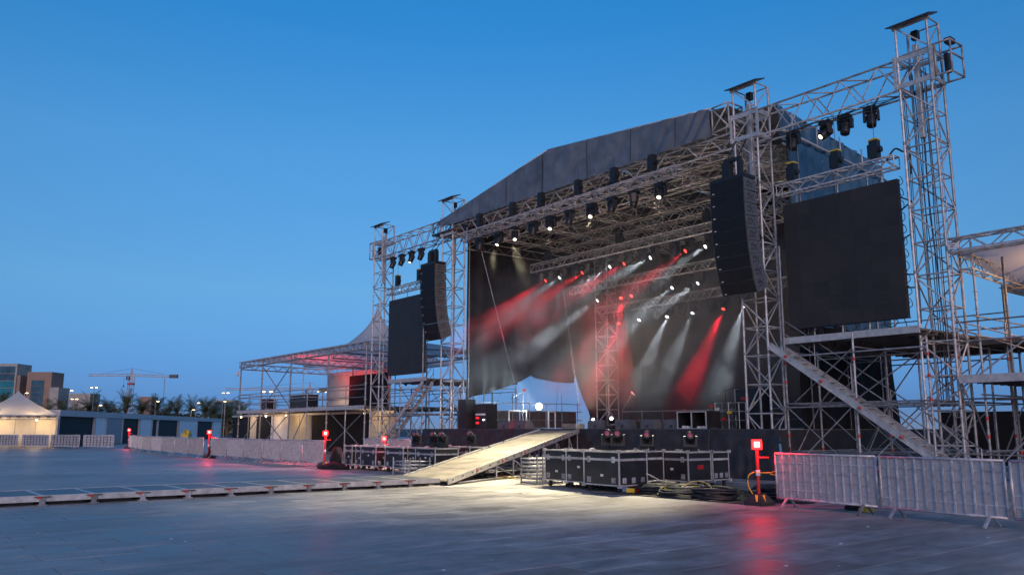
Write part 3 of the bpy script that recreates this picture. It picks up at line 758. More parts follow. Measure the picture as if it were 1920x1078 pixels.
# ------------------------------------------------------------------ line arrays
def line_array(xc, which):
    t = thing("line_array", f"tall curved hanging stack of black loudspeakers beside the {which} screen", "loudspeaker array", (xc, -1.2, 6), 0, "line arrays")
    W, H, Dp = .73, .45, .72
    y, z = -1.5, 10.2
    for i, a in enumerate((0, 0, 1.5, 3, 5, 7.5, 11, 15, 20)):
        a = R(a); dn = V((0, math.sin(a), -math.cos(a))); bk = V((0, math.cos(a), math.sin(a)))
        p = V((xc, y, z)); c = p + dn*(H/2)
        b = MB(); g = .006
        f0, f1 = p + dn*g, p + dn*(H-g); s0 = .022
        vs = [f0+V((-W,0,0)), f0+V((W,0,0)), f1+V((W,0,0)), f1+V((-W,0,0))]
        bt, bb = f0 + bk*Dp + dn*s0, f1 + bk*Dp - dn*s0
        vs += [bt+V((-W*.965,0,0)), bt+V((W*.965,0,0)), bb+V((W*.965,0,0)), bb+V((-W*.965,0,0))]
        b.add(vs, [(0,1,2,3),(4,7,6,5),(0,4,5,1),(1,5,6,2),(2,6,7,3),(3,7,4,0)])
        cab = b.build("cabinet", CABSIDE, t)
        b = MB(); b.obox(c - bk*.012, (W-.035,0,0), dn*(H/2-.016), bk*.008); b.build("grille", GRILLE, cab)
        b = MB(); b.obox(p + dn*(H-.075) + V((-W+.16,0,0)) - bk*.023, (.045,0,0), dn*.016, bk*.002); b.build("badge", STICK, cab)
        b = MB()   # rigging slots and handles on the flanks
        for sgn in (-1, 1):
            for q, (dy, dd, hy, hd) in enumerate(((.20,.16,.028,.05),(.30,.13,.022,.06),(.38,.20,.03,.045),(.27,.29,.05,.028),(.45,.30,.02,.05),(.14,.30,.02,.03),(.50,.14,.02,.03))):
                xx = W - .0256*(dy/Dp)
                b.obox(p + bk*dy + dn*dd + V((sgn*(xx+.001),0,0)), (.006,0,0), bk*hy, dn*hd)
        b.build("rigging_slots", RUBBER, cab)
        y, z = (p + dn*H).y, (p + dn*H).z
    b = MB(); b.box((xc-W,-1.5,10.21),(xc+W,-1.38,10.34)); b.box((xc-W,-.95,10.21),(xc+W,-.83,10.34)); b.box((xc-W,-1.38,10.21),(xc-W+.1,-.95,10.34)); b.box((xc+W-.1,-1.38,10.21),(xc+W,-.95,10.34)); b.box((xc-.06,-1.38,10.21),(xc+.06,-.95,10.34))
    b.build("bumper_frame", BLACK, t)
    b = MB(); b.box((xc-.32,-1.32,10.345),(xc-.02,-1.05,10.95)); b.box((xc-.30,-1.26,10.952),(xc+.42,-1.12,11.06)); b.box((xc+.30,-1.28,10.345),(xc+.44,-1.10,10.951)); b.tube((xc-.17,-1.19,11.06),(xc-.17,-.6,11.9),.02,6); b.tube((xc+.3,-1.19,11.06),(xc+.2,-.5,11.9),.02,6)
    b.build("hoist_yoke", BLACK, t)
line_array(9.57, "near"); line_array(-9.9, "far")

# guy wires and hanging cables inside the stage front
for i, (a, c, w) in enumerate((((-6.2,-.8,10.9),(-3.0,-.4,1.6),"slanting from the far end of the front truss"),((-2.6,1.5,9.0),(1.0,-.6,1.62),"slanting down in front of the slim rear tower"))):
    b = MB(); b.tube(a, c, .014, 5); tag(b.build("guy_wire", STEEL), f"thin steel guy wire {w} to the deck", "wire", "guy wires")
b = MB()
for a, c in (((-8.6,3,10.5),(-8.8,1.2,2.2)), ((-8.8,6,10.8),(-8.9,2.2,2.6)), ((-8.9,7.2,10.8),(-8.9,6.6,2.4)), ((-5,9.5,11),(-5.2,9.5,1.7))):
    b.path([a, (V(a)+V(c))/2+V((0,.12,-.1)), c], .010, 5)
tag(b.build("hanging_lines", RUBBER, None, True), "thin dark rigging lines hanging along the torn drape", "rigging line")

# ------------------------------------------------------------------ wing scaffolds with decks and stairs
def standard(p, z1, root, m=STEEL, red=True, rosettes=True, r=.035):
    p = V(p); tube("standard", p+V((0,0,.06)), p+V((0,0,z1)), r, m, root)
    b = MB(); b.box((p.x-.07,p.y-.07,.002),(p.x+.07,p.y+.07,.012)); b.tube((p.x,p.y,.012),(p.x,p.y,.30),.02,6); b.build("base_jack", STEEL, root)
    if rosettes:
        b = MB(); z = .5
        while z < z1: b.tube((p.x,p.y,z-.006),(p.x,p.y,z+.006),.062,8); z += .5
        b.build("rosettes", STEEL, root, kind="stuff")
    if red:
        for z in random.sample([.95, 1.4, 1.9, 2.42, 3.1, 3.7, 4.2], 3):
            if z < z1: tube("coupler", p+V((0,0,z-.045)), p+V((0,0,z+.045)), r+.012, REDC, root)

def wing_scaffold(m, xs, zt, which):
    """m = +1 near side, -1 far side; xs = standards from the stage outwards"""
    t = thing("screen_scaffold", f"steel tube scaffold with metal deck under the {which} video screen", "scaffold", (xs[1], 1, 0), 0, "wing scaffolds")
    ys = (-1.15, 0.75, 2.9, 5.2)
    for iy, y in enumerate(ys):
        for x in xs:
            top = zt + (.12 if iy == 0 and x == xs[1] else -.18)
            standard((x, y, 0), top if not (iy == 0 and x == xs[0]) else 7.6, t, red=(iy < 2))
        for z in (.9, 2.4, zt-.45):
            tube("ledger", (xs[0], y-.05, z), (xs[-1], y-.05, z), .024, STEEL, t)
        if iy == 0:
            tube("ledger", (xs[0]-.2*m, y-.11, 2.28), (xs[-1]+.7*m, y-.11, 2.30), .026, STEEL, t)
    for x in xs:
        for z in (.9, 2.4, zt-.30): tube("transom", (x+.05, ys[0], z), (x+.05, ys[-1], z), .022, STEEL, t)
    # sway braces on the front and inner rows
    for iy, y in enumerate(ys[:3]):
        q = y - .10
        for a, c in (((xs[0],.25),(xs[1],2.35)), ((xs[1],2.45),(xs[2],zt-.5)), ((xs[1],.25),(xs[0],2.35)), ((xs[2],.25),(xs[1],2.35)), ((xs[1],.3),(xs[2],2.3)), ((xs[0]+.3*m,2.4),(xs[1],4.0))):
            if iy and random.random() < .25: continue
            tube("brace", (a[0], q, a[1]), (c[0], q, c[1]), .022, STEEL, t)
    for x in xs:
        for a, c in (((ys[0],.3),(ys[1],2.3)), ((ys[1],2.4),(ys[2],zt-.5)), ((ys[2],.3),(ys[3],2.3))):
            tube("brace", (x-.06, a[0], a[1]), (x-.06, c[0], c[1]), .022, STEEL, t)
    lo, hi = sorted((xs[0]-.05*m, xs[-1]-.25*m))
    box("deck_edge", (lo, -1.02, zt-.02), (hi, -.95, zt+.19), DECKAL, t)
    n = 12
    for k in range(n):
        y0 = -.945 + k*.52
        b = MB(); b.box((lo, y0, zt+.06), (hi, y0+.50, zt+.12)); b.box((lo, y0, zt-.03), (hi, y0+.05, zt+.06)); b.box((lo, y0+.45, zt-.03), (hi, y0+.50, zt+.06))
        b.build("deck_panel", DECKUN, t)
    for z in (zt+.6, zt+1.1):
        tube("guard_rail", (lo, ys[-1], z), (hi, ys[-1], z), .022, STEEL, t)
    st = MB()
    for k in range(7):
        x = random.uniform(lo, hi); st.box((x-.03,-.35,zt-.15),(x+.03,-.28,zt-.04))
    st.build("hooks", BLACK, t)
    return t
wing_scaffold(1, (11.3, 13.68, 15.9), 4.36, "near")
wing_scaffold(-1, (-10.77, -13.07, -15.0), 4.15, "far")

def stair(p0, p1, wid, label, down):
    """p0 top, p1 bottom of the front stringer; the second stringer is wid further back"""
    t = thing("scaffold_stair", label, "stairs", p1, 0, "aluminium scaffold stairs")
    p0, p1 = V(p0), V(p1); d = (p1-p0).normalized(); up = V((0,1,0)).cross(d).normalized()
    if up.z < 0: up = -up
    for k, w in enumerate((0, wid)):
        b = MB(); c = (p0+p1)/2 + V((0,w,0)); b.obox(c, d*((p1-p0).length/2), (0,.022,0), up*.095); b.obox(c + up*.095, d*((p1-p0).length/2), (0,.04,0), up*.008); b.obox(c - up*.095, d*((p1-p0).length/2), (0,.04,0), up*.008)
        b.build("stringer", DECKAL, t)
    n = int(abs(p0.z-p1.z)/.205)
    for k in range(1, n):
        c = p0.lerp(p1, k/n)
        b = MB(); b.box((c.x-.13, c.y+.03, c.z-.015), (c.x+.13, c.y+wid-.03, c.z+.015)); b.box((c.x-.13, c.y+.03, c.z-.05), (c.x-.11, c.y+wid-.03, c.z-.016)); b.build("tread", ALU, t)
    for w in (wid,):
        for h in (.5, .95): tube("hand_rail", p0+V((0,w+.05,h)), p1+V((0,w+.05,h)), .02, STEEL, t)
        for k in range(6): q = p0.lerp(p1, k/5)+V((0,w+.05,0)); tube("baluster", q, q+V((0,0,.97)), .018, STEEL, t)
    for k in range(5):
        q = p0.lerp(p1, .1+.2*k); tube("coupler", q+V((0,-.05,-.03)), q+V((0,-.05,.05)), .05, REDC, t)
stair((10.95, -1.45, 4.30), (16.95, -1.45, .12), .62, "aluminium stair climbing to the near screen platform", 1)
stair((-10.3, -1.45, 4.0), (-15.4, -1.45, .12), .62, "aluminium stair climbing to the far screen platform", -1)

# ------------------------------------------------------------------ near side platform and canopy beyond the outer tower
t = thing("side_platform", "scaffold platform with metal deck beside the tallest tower at the picture edge", "scaffold", (19, 2, 0))
for x, y, z in ((16.75,.25,7.0),(17.15,1.3,6.6),(17.6,3.0,6.5),(17.5,.9,3.0),(18.9,.2,6.9),(19.0,3.0,6.3),(16.4,5.4,5.6),(21,.2,6.9),(16.55,2.6,4.8)):
    standard((x, y, 0), z, t)
for z in (.9, 2.45, 4.1, 4.65):
    tube("ledger", (16.1,.14,z), (22.2,.14,z), .024, STEEL, t); tube("ledger", (15.9,3.1,z+.05), (22.2,3.1,z+.05), .024, STEEL, t)
    tube("transom", (16.85,-.2,z+.1), (16.85,6,z+.1), .022, STEEL, t); tube("transom", (19.05,-.2,z+.1), (19.05,6,z+.1), .022, STEEL, t)
for a, c in (((16.7,.1,.3),(18.9,.1,2.4)), ((16.5,1.2,.4),(17.6,3,2.6)), ((15.9,-.6,2.3),(18.8,.1,4.6)), ((15.6,.6,4.7),(19.5,3.4,2.9)), ((15.6,.9,4.9),(19.6,3.6,3.3)), ((16.4,.3,2.3),(15.2,4.4,.5))):
    tube("brace", a, c, .024, STEEL, t)
box("deck_edge", (16.5,-.72,2.86), (23,-.65,3.08), DECKAL, t)
for k in range(9):
    b = MB(); y0 = -.645+k*.52; b.box((16.5,y0,2.98),(23,y0+.5,3.04)); b.box((16.5,y0,2.88),(23,y0+.05,2.98)); b.build("deck_panel", DECKUN, t)
for k in range(8):
    b = MB(); y0 = 2.2+k*.52; b.box((12.2,y0,4.25),(18.6,y0+.5,4.31)); b.box((12.2,y0,4.14),(18.6,y0+.05,4.25)); b.build("deck_panel", DECKUN, t)
pb = MB(); pb.box((16.42,-.50,6.70),(16.72,-.47,6.86)); sign = pb.build("plate", STICK, None)
tag(sign, "small white sign plate fixed to the tallest tower leg", "sign")
pb = MB()
for k, w in enumerate((.08,.06)): pb.box((16.50,-.504,6.80-k*.05),(16.50+w*1.6,-.501,6.82-k*.05))
pb.build("lettering", RUBBER, sign)
t = thing("side_canopy", "pale membrane canopy on trusses at the right picture edge, lit warm beneath", "canopy", (20, 3, 6))
box_truss(t, (16.35,-.15,6.84),(23.5,-.15,6.84), .34, .40, .55, .032, .018, ALU, True)
box_truss(t, (16.6,.1,6.38),(15.9,9.5,6.38), .34, .40, .5, .028, .016, ALU, True)
box_truss(t, (17.2,4.2,6.2),(23.5,4.2,6.2), .34, .36, .6, .026, .015, ALU)
def can(u, v):
    x = 16.4 + 7.0*u; y = -.1 + 9.5*v
    return (x - .6*v*(1-u), y, 6.75 + 1.1*math.sin(math.pi*min(1,u*.9))*v*(1.4-v) - .55*v - .18*math.sin(math.pi*v)*(1-u))
b = MB(); b.grid(can, 24, 24); b.build("membrane", MEMB, t, True)
b = MB(); b.lathe([(-.05,.05),(.0,.09),(.06,.06)], 10, (18.7,2.6,6.0)); b.build("lamp", SODIUM, t, True)
ld = bpy.data.lights.new("canopy_lamp", 'POINT'); ld.energy = 170; ld.color = (1,.55,.25); ld.shadow_soft_size = .1
lo = bpy.data.objects.new("canopy_lamp", ld); COL.objects.link(lo); lo.location = (18.7,2.6,5.8)

def peak_tent(cx, cy, half, zb, zp, label):
    t = thing("peak_tent", label, "tent", (cx, cy, 0), 0, "tall peaked white tents")
    b = MB(); n = 40; rings = []
    for k in range(13):
        s = k/12; r = half*((1-s)**1.9*.97 + .012); z = zb + (zp-zb)*s
        ring = []
        for q in range(n):
            a = 2*math.pi*q/n; m = max(abs(math.cos(a)), abs(math.sin(a))); sq = 1/m
            f = (1-s)*sq + s; ring.append((cx + r*f*math.cos(a), cy + r*f*math.sin(a), z))
        rings.append(ring)
    vs = [p for r_ in rings for p in r_]; fs = []
    for k in range(12):
        fs += [(k*n+q, k*n+(q+1) % n, (k+1)*n+(q+1) % n, (k+1)*n+q) for q in range(n)]
    b.add(vs, fs); b.build("membrane", MEMB, t, True)
    for i in (-1,1):
        for j in (-1,1): tube("post", (cx+i*half*.96, cy+j*half*.96, 0), (cx+i*half*.96, cy+j*half*.96, zb+.1), .06, ALU, t)
    b = MB()
    for i, j, k, l in ((-1,-1,1,-1),(1,-1,1,1),(1,1,-1,1),(-1,1,-1,-1)): b.box(*[tuple(map(f, zip((cx+i*half*.96-.04, cy+j*half*.96-.04, zb-.1),(cx+k*half*.96+.04, cy+l*half*.96+.04, zb)))) for f in (min, max)])
    b.build("eave_beam", ALU, t)
peak_tent(-47.6, 16.4, 5.6, 7.9, 14.3, "white peaked tent rising behind the far viewing platform")
peak_tent(20.6, 9.5, 5.0, 6.2, 12.0, "white peaked tent at the right picture edge behind the canopy")

fe = thing("black_fence", "long black screened fence behind the near scaffold", "fence", (14, 13, 0))
for k in range(9):
    x = 9.0+k*2.4; box("panel", (x, 14.0, .05), (x+2.37, 14.04, 2.35), CLOTH, fe); tube("post", (x+2.385,14.02,0), (x+2.385,14.02,2.42), .03, STEEL, fe)

# ------------------------------------------------------------------ far viewing platform
vp = thing("viewing_platform", "two-level scaffold viewing platform with canopy beyond the far screen", "viewing platform", (-30, 4, 0))
PX = (-40.6, -36.0, -30.6, -24.5, -19.2)
for x in PX:
    tube("post", (x,0,.05), (x,0,6.95), .055, STEEL, vp); tube("post", (x,7.8,.05), (x,7.8,6.8), .055, STEEL, vp)
    b = MB()
    for z in (1,2,3.4,4.4,5.4): b.tube((x,0,z-.04),(x,0,z+.04),.085,8)
    b.build("rosettes", STEEL, vp, kind="stuff")
for x in (-38.4, -33.4, -27.6, -21.8): tube("post", (x,0,.05), (x,0,4.3), .04, STEEL, vp); tube("post", (x,4,.05), (x,4,2.8), .045, STEEL, vp)
for k in range(11):
    box("deck_edge_panel", (-40.7+k*1.96,-.16,2.80), (-40.7+k*1.96+1.94,-.10,3.04), DECKAL, vp)
box("deck", (-40.7,-.095,2.82), (-19.1,8.0,3.0), DECKUN, vp)
for z in (3.55, 4.05, 4.3):
    tube("guard_rail", (-40.6,-.06,z), (-19.2,-.06,z), .026, STEEL, vp); tube("guard_rail", (-40.6,7.9,z), (-19.2,7.9,z), .026, STEEL, vp); tube("guard_rail", (-40.66,0,z), (-40.66,7.8,z), .026, STEEL, vp)
for a, c in (((-36,3.05),(-30.6,6.3)), ((-30.6,3.05),(-36,6.3)), ((-40.6,.2),(-36,2.8)), ((-36,.2),(-30.6,2.8)), ((-30.6,.2),(-36,2.8)), ((-30.6,.1),(-28,2.8)), ((-24.5,.2),(-19.2,2.8)), ((-19.2,.2),(-24.5,2.8))):
    tube("brace", (a[0],.08,a[1]), (c[0],.08,c[1]), .035, STEEL, vp)
for a, c in (((-40.6,0,6.74),(-19.2,0,6.74)), ((-40.6,7.8,6.52),(-19.2,7.8,6.52)), ((-40.6,.1,6.62),(-40.6,7.7,6.5)), ((-19.2,.1,6.62),(-19.2,7.7,6.5)), ((-30.6,.3,6.5),(-30.6,7.6,6.4)), ((-24.5,.3,6.5),(-24.5,7.6,6.4))):
    box_truss(vp, a, c, .3, .42, .5, .036, .02, ALU)
def vcan(u, v):
    x = -41 + 22.2*u; y = -.2 + 8.2*v
    return (x, y, 7.0 + .22*math.sin(math.pi*v) + .35*math.sin(math.pi*u*4)**2*math.sin(math.pi*v)*.5 - .22*v)
b = MB(); b.grid(vcan, 60, 14); b.build("canopy", MEMB, vp, True)
b = MB(); b.tube((-40.6,-.1,6.3),(-40.6,-.25,6.15),.05,8); b.lathe([(-.12,.10),(0,.14),(.12,.09)],10,(-40.55,-.3,6.0)); b.build("dome_camera", WHITEC, vp, True)
box("back_wall", (-41.4,8.2,.02), (-30.5,8.3,6.3), WHITET, vp)
box("black_screen", (-32.3,5.6,3.02), (-26.5,5.75,5.67), CLOTH, vp)
# red flood lamp under the canopy
fl = thing("red_flood_lamp", "small red floodlight on the viewing platform deck aimed at the canopy", "lamp", (-35.5, 3.2, 3.0))
b = MB(); b.box((-35.65,3.05,3.001),(-35.35,3.35,3.06)); b.box((-35.6,3.1,3.06),(-35.4,3.3,3.25)); b.build("housing", BLACK, fl)
b = MB(); b.box((-35.58,3.12,3.252),(-35.42,3.28,3.262)); b.build("lens", LENS_R, fl)
ld = bpy.data.lights.new("red_flood", 'SPOT'); ld.energy = 1500; ld.color = (1,.05,.04); ld.spot_size = R(125); ld.spot_blend = .6; ld.shadow_soft_size = .1
lo = bpy.data.objects.new("red_flood", ld); COL.objects.link(lo); lo.location = (-35.5,3.2,3.3); lo.rotation_euler = (R(150),R(8),0)
wlp = thing("deck_lamp", "small warm lamp at the foot of the white wall on the viewing platform", "lamp", (-38.5,7.2,3.0))
b = MB(); b.box((-38.6,7.1,3.001),(-38.4,7.3,3.05)); b.tube((-38.5,7.2,3.05),(-38.5,7.2,3.3),.03,8); b.build("stand", BLACK, wlp)
b = MB(); b.lathe([(-.07,.04),(0,.08),(.07,.04)],10,(-38.5,7.2,3.37)); b.build("bulb", SODIUM, wlp, True)
ld = bpy.data.lights.new("deck_glow", 'POINT'); ld.energy = 55; ld.color = (1,.68,.42); ld.shadow_soft_size = .1
lo = bpy.data.objects.new("deck_glow", ld); COL.objects.link(lo); lo.location = (-38.0,6.6,3.6)
# warm tents under and behind the deck
cb = thing("under_deck_booth", "warmly lit cream booths and black panels beneath the viewing platform", "booth", (-28, 5, 0))
for x0, x1, m in ((-49,-45,CLOTH),(-44.8,-43.4,CREAM),(-43.3,-40.4,CLOTH),(-40.2,-36.6,PANELW),(-36.5,-34.6,CREAM),(-34.5,-32.5,CREAM),(-32.3,-28.0,CLOTH),(-27.9,-23.6,CLOTH),(-23.4,-20.0,CREAM)):
    box("panel", (x0,2.6,.02), (x1,2.7,2.62), m, cb)
box("beam", (-49,2.5,2.63), (-20,2.75,2.78), DECKAL, cb)
for x in (-44.1, -38.6, -34.6, -22):
    b = MB(); b.lathe([(-.06,.04),(-.02,.07),(.05,.05)],8,(x,1.5,2.6)); b.build("lamp", SODIUM, cb, True)
    ld = bpy.data.lights.new("booth_lamp", 'POINT'); ld.energy = 38; ld.color = (1,.64,.32); ld.shadow_soft_size = .08
    lo = bpy.data.objects.new("booth_lamp", ld); COL.objects.link(lo); lo.location = (x,1.5,2.4)
def road_case(x0, y0, z0, sx, sy, sz, label, group, wheels=True, m=BLACKP, latches=(True, True), name="flight_case"):
    t = thing(name, label, "flight case", (x0+sx/2, y0+sy/2, z0), 0, group)
    w = .17 if wheels else 0.0; zb = z0 + w; zt = z0 + sz; e = .032
    box("body", (x0+.012,y0+.012,zb+.012), (x0+sx-.012,y0+sy-.012,zt-.012), m, t)
    b = MB()
    for x in (x0, x0+sx-e):
        for y in (y0, y0+sy-e): b.box((x,y,zb),(x+e,y+e,zt))
    for z in (zb, zt-e):
        for y in (y0, y0+sy-e): b.box((x0+e,y,z),(x0+sx-e,y+e,z+e))
        for x in (x0, x0+sx-e): b.box((x,y0+e,z),(x+e,y0+sy-e,z+e))
    b.build("edge_profile", DECKAL, t)
    zl = zt - .21
    b = MB(); b.box((x0+e,y0+.001,zl-.03),(x0+sx-e,y0+.011,zl+.03)); b.box((x0+sx-.011,y0+e,zl-.03),(x0+sx-.001,y0+sy-e,zl+.03)); b.build("lid_seam", ALU, t)
    b = MB()
    for x in (x0, x0+sx):
        for y in (y0, y0+sy):
            for z in (zb, zt): b.obox((x,y,z),(.042,0,0),(0,.042,0),(0,0,.042))
    b.build("corner_ball", ALU, t)
    if latches[0]:
        for fx in (.16, .84):
            x = x0+sx*fx; box("latch", (x-.06,y0-.004,zl-.075), (x+.06,y0+.0005,zl+.075), ALU, t); box("handle_dish", (x-.07,y0-.003,zb+.07), (x+.07,y0+.0105,zb+.21), STEEL, t)
    if latches[1]:
        for fy in (.18, .5, .82):
            y = y0+sy*fy; box("handle_dish", (x0+sx-.0105,y-.065,zb+.07), (x0+sx+.003,y+.065,zb+.21), STEEL, t)
    zp = zb + .16 + .3*random.random()
    box("paper_label", (x0+sx*.48,y0+.004,zp), (x0+sx*.48+.10,y0+.0117,zp+.06), STICK, t)
    if wheels:
        for x in (x0+.12, x0+sx-.12):
            for y in (y0+.12, y0+sy-.12):
                b = MB(); b.tube((x-.026,y,z0+.064),(x+.026,y,z0+.064),.062,12); b.box((x-.04,y-.03,z0+.10),(x+.04,y+.03,zb-.001)); b.build("caster", RUBBER, t)
    return t
road_case(-34.0, 1.4, 3.0, 3.3, .9, 1.12, "black equipment desk case on the viewing platform deck", "cases on the viewing platform", False)
road_case(-38.2, .9, 3.0, 1.0, .8, .95, "smaller black case near the open end of the viewing platform", "cases on the viewing platform", False)

# ------------------------------------------------------------------ floor walkway and ramp
WX0, WX1 = 4.35, 6.40
for k in range(13):
    y0 = -11.25 - 1.02*(k+1)
    nth = ORD[k] if k else "first"
    t = thing("walkway_panel", f"low dark walkway deck panel on the paving, {nth} from the foot of the ramp", "walkway panel", ((WX0+WX1)/2, y0+.5, 0), 0, "walkway panels leading to the ramp")
    box("deck_plate", (WX0+.02,y0+.05,.15), (WX1-.05,y0+.97,.195), WALKP, t)
    box("joint_strip", (WX0,y0-.035,.14), (WX1-.05,y0+.045,.20), DECKAL, t)
    box("edge_beam", (WX1-.045,y0,.075), (WX1,y0+1.015,.205), DECKAL, t)
    box("edge_beam", (WX0-.03,y0,.075), (WX0-.002,y0+1.015,.205), DECKAL, t)
    b = MB(); b.box((WX1+.002,y0-.055,.02),(WX1+.05,y0+.055,.17)); b.box((WX1-.05,y0-.09,.0),(WX1+.10,y0+.09,.02)); b.build("clamp_foot", STEEL, t)
    b = MB(); b.box((WX1+.051,y0-.10,.14),(WX1+.065,y0-.02,.19)); b.build("clamp_tag", REDC, t)
    b = MB(); b.box((WX1+.002,y0-.15,.165),(WX1+.05,y0+.16,.185)); b.build("clamp_lever", DARKST, t)
    b = MB(); b.box((WX0+.3,y0+.1,.0),(WX0+.5,y0+.9,.149)); b.box((WX1-.6,y0+.1,.0),(WX1-.4,y0+.9,.149)); b.build("bearer", DARKST, t)

rp = thing("loading_ramp", "plywood ramp rising from the walkway to the stage front", "ramp", (3.5, -6, 0))
Bl, Br, Tl, Tr = V((4.25,-11.2,.14)), V((6.65,-11.2,.14)), V((-.50,-1.62,1.56)), V((1.87,-1.62,1.56))
NP = 6
for k in range(NP):
    t0, t1 = k/NP+.0015, (k+1)/NP-.0015
    b = MB(); q = [Bl.lerp(Tl,t0), Br.lerp(Tr,t0), Br.lerp(Tr,t1), Bl.lerp(Tl,t1)]
    dn = V((0,0,-.04)); b.add(q + [p+dn for p in q], [(0,1,2,3),(7,6,5,4),(0,4,5,1),(1,5,6,2),(2,6,7,3),(3,7,4,0)])
    b.build("ramp_plate", PLY, rp)
for a, c, sg in ((Bl,Tl,-1),(Br,Tr,1)):
    d = (c-a).normalized(); sd = V((1,0,0))
    for k in range(NP):
        p, q = a.lerp(c,k/NP+.003), a.lerp(c,(k+1)/NP-.003); m_ = (p+q)/2 + sd*(.045*sg) + V((0,0,-.03))
        b = MB(); b.obox(m_, (q-p)/2, (.028,0,0), (0,0,.085)); b.build("edge_beam", DECKAL, rp)
        b = MB()
        for f in (.15,.5,.85): b.obox(p.lerp(q,f)+sd*(.045*sg+.032*sg)+V((0,0,-.02)), (.004,0,0), d*.05, (0,0,.018))
        b.build("slots", RUBBER, rp)
        if k: bb = MB(); bb.obox(p+sd*.085*sg+V((0,0,-.03)), (.012,0,0), d*.05, (0,0,.03)); bb.build("clamp_tag", REDC, rp)
for sg, a, c in ((1,Br,Tr),(-1,Bl,Tl)):
    prev = None
    for f in (.30,.42,.54,.66,.78,.90,.985):
        p = a.lerp(c,f) + V((.02*sg,0,-.12)); tube("post", (p.x,p.y,.0), p, .028, STEEL, rp)
        if prev is not None: tube("brace", (prev.x,prev.y,prev.z-.02), (p.x,p.y,.08), .022, STEEL, rp)
        prev = p
    tube("sole_rail", (a.lerp(c,.06).x,a.lerp(c,.06).y,.05), (a.lerp(c,.985).x,a.lerp(c,.985).y,.05), .022, STEEL, rp)
for f in (.42,.54,.66,.78,.90):
    p, q = Br.lerp(Tr,f), Bl.lerp(Tl,f); tube("cross_tube", (p.x,p.y,.28), (q.x,q.y,.28), .022, STEEL, rp); tube("brace", (p.x,p.y,p.z-.15), (q.x,q.y,.2), .02, STEEL, rp)
def squiggle(cx, cy, rx, ry, n, r, z=.02, turns=1):
    pts = []; a = random.uniform(0, 6.28)
    for k in range(n):
        a += random.uniform(.3,.75)*turns; q = random.uniform(.45,1.0)
        pts.append((cx+rx*q*math.cos(a), cy+ry*q*math.sin(a), z + random.uniform(0,.07)))
    out = []
    for i in range(len(pts)-1):
        p0, p1, p2, p3 = (V(pts[max(0,i-1)]), V(pts[i]), V(pts[i+1]), V(pts[min(len(pts)-1,i+2)]))
        for s in range(4):
            u = s/4; out.append(.5*((2*p1)+(p2-p0)*u+(2*p0-5*p1+4*p2-p3)*u*u+(3*p1-p0-3*p2+p3)*u**3))
    return [V((p.x,p.y,max(z,p.z))) for p in out]
for i, (cx, cy, rx, ry, m, lb) in enumerate(((4.6,-7.6,1.0,1.2,RUBBER,"black cables lying under the near half of the ramp"),(3.6,-5.6,1.0,1.3,RUBBER,"black cables lying under the upper half of the ramp"),(5.0,-7.9,.7,.7,YEL,"yellow cable tangled under the ramp"),(4.4,-6.8,.7,.9,REDP,"red cable tangled under the ramp"))):
    b = MB()
    for k in range(5 if m is RUBBER else 1): b.path(squiggle(cx,cy,rx,ry,16,.014), .016, 5)
    tag(b.build("cable_tangle", m, None, True), lb, "cable")

# ------------------------------------------------------------------ flight cases in front of the stage
GR = "flight cases in the block beside the ramp"
road_case(8.42,-9.0,0,.96,1.0,1.03, "black flight case beside the ramp, first of three in the front row", GR)
road_case(9.44,-9.1,0,.98,1.0,1.03, "black flight case in the middle of the front row right of the ramp", GR)
road_case(10.48,-9.4,0,1.33,1.05,1.04, "black flight case at the near corner of the row, lit warm from above", GR)
road_case(9.75,-8.28,0,1.1,.85,1.0, "black flight case set back behind the near corner case", GR, latches=(True,False))
road_case(9.75,-7.38,0,1.1,.75,1.0, "black flight case, second one set back behind the near corner case", GR, latches=(True,False))
road_case(10.45,-6.6,0,1.25,1.0,.98, "black flight case with a red label on its side behind the cable coils", GR, latches=(True,False))
road_case(10.55,-5.55,0,1.15,.75,.97, "last black flight case of the block nearest the stage skirt", GR)
road_case(8.5,-7.9,0,1.1,1.5,.98, "black flight case hidden in the middle of the block", GR)
b = MB(); b.box((11.692,-6.2,.50),(11.70,-5.95,.62)); tag(b.build("red_label", REDP), "red rectangular label stuck on the side of a flight case", "label")
GL = "flight cases in the far row"
xs = [(-4.75,.65,0),(-4.05,.62,.12),(-3.38,1.25,0),(-1.42,1.35,0),(-.02,.75,.15),(.78,1.32,0)]
for i, (x, w, dy) in enumerate(xs):
    road_case(x,-8.65+dy,0,w,1.0,.93, f"black flight case, {ORD[i]} in the far row counted from the barriers", GL, latches=(True, i in (2,5)))
road_case(-.9,-6.9,0,1.2,.9,.95, "black flight case in the second rank behind the far row", GL); road_case(.42,-6.9,0,1.3,.9,.95, "black flight case of the second rank closest to the ramp", GL)
road_case(-2.08,-8.3,0,.6,.8,.5, "low black case sitting in the gap of the far row", GL)
hd = "moving heads standing on flight cases"
for i, (x, y, z, w) in enumerate(((10.75,-8.72,1.045,"pair"),(11.12,-8.72,1.045,"pair"),(10.6,-7.02,1.005,""),(11.35,-6.05,.985,""))):
    moving_head((x,y,z+.005), (.55,-.75,.42), 'p', f"upright moving head with pink lens on the block of cases, {ORD[i]} from the ramp", hd, True)
for i, (x, y, z) in enumerate(((-.15,-8.0,.935),(1.15,-8.05,.935),(1.62,-8.0,.935),(1.2,-6.45,.955))):
    moving_head((x,y,z+.005), (.2,-.8,.6), 'p', f"upright moving head with pink lens on the far row of cases, {ORD[i]} from the barriers", hd, True)

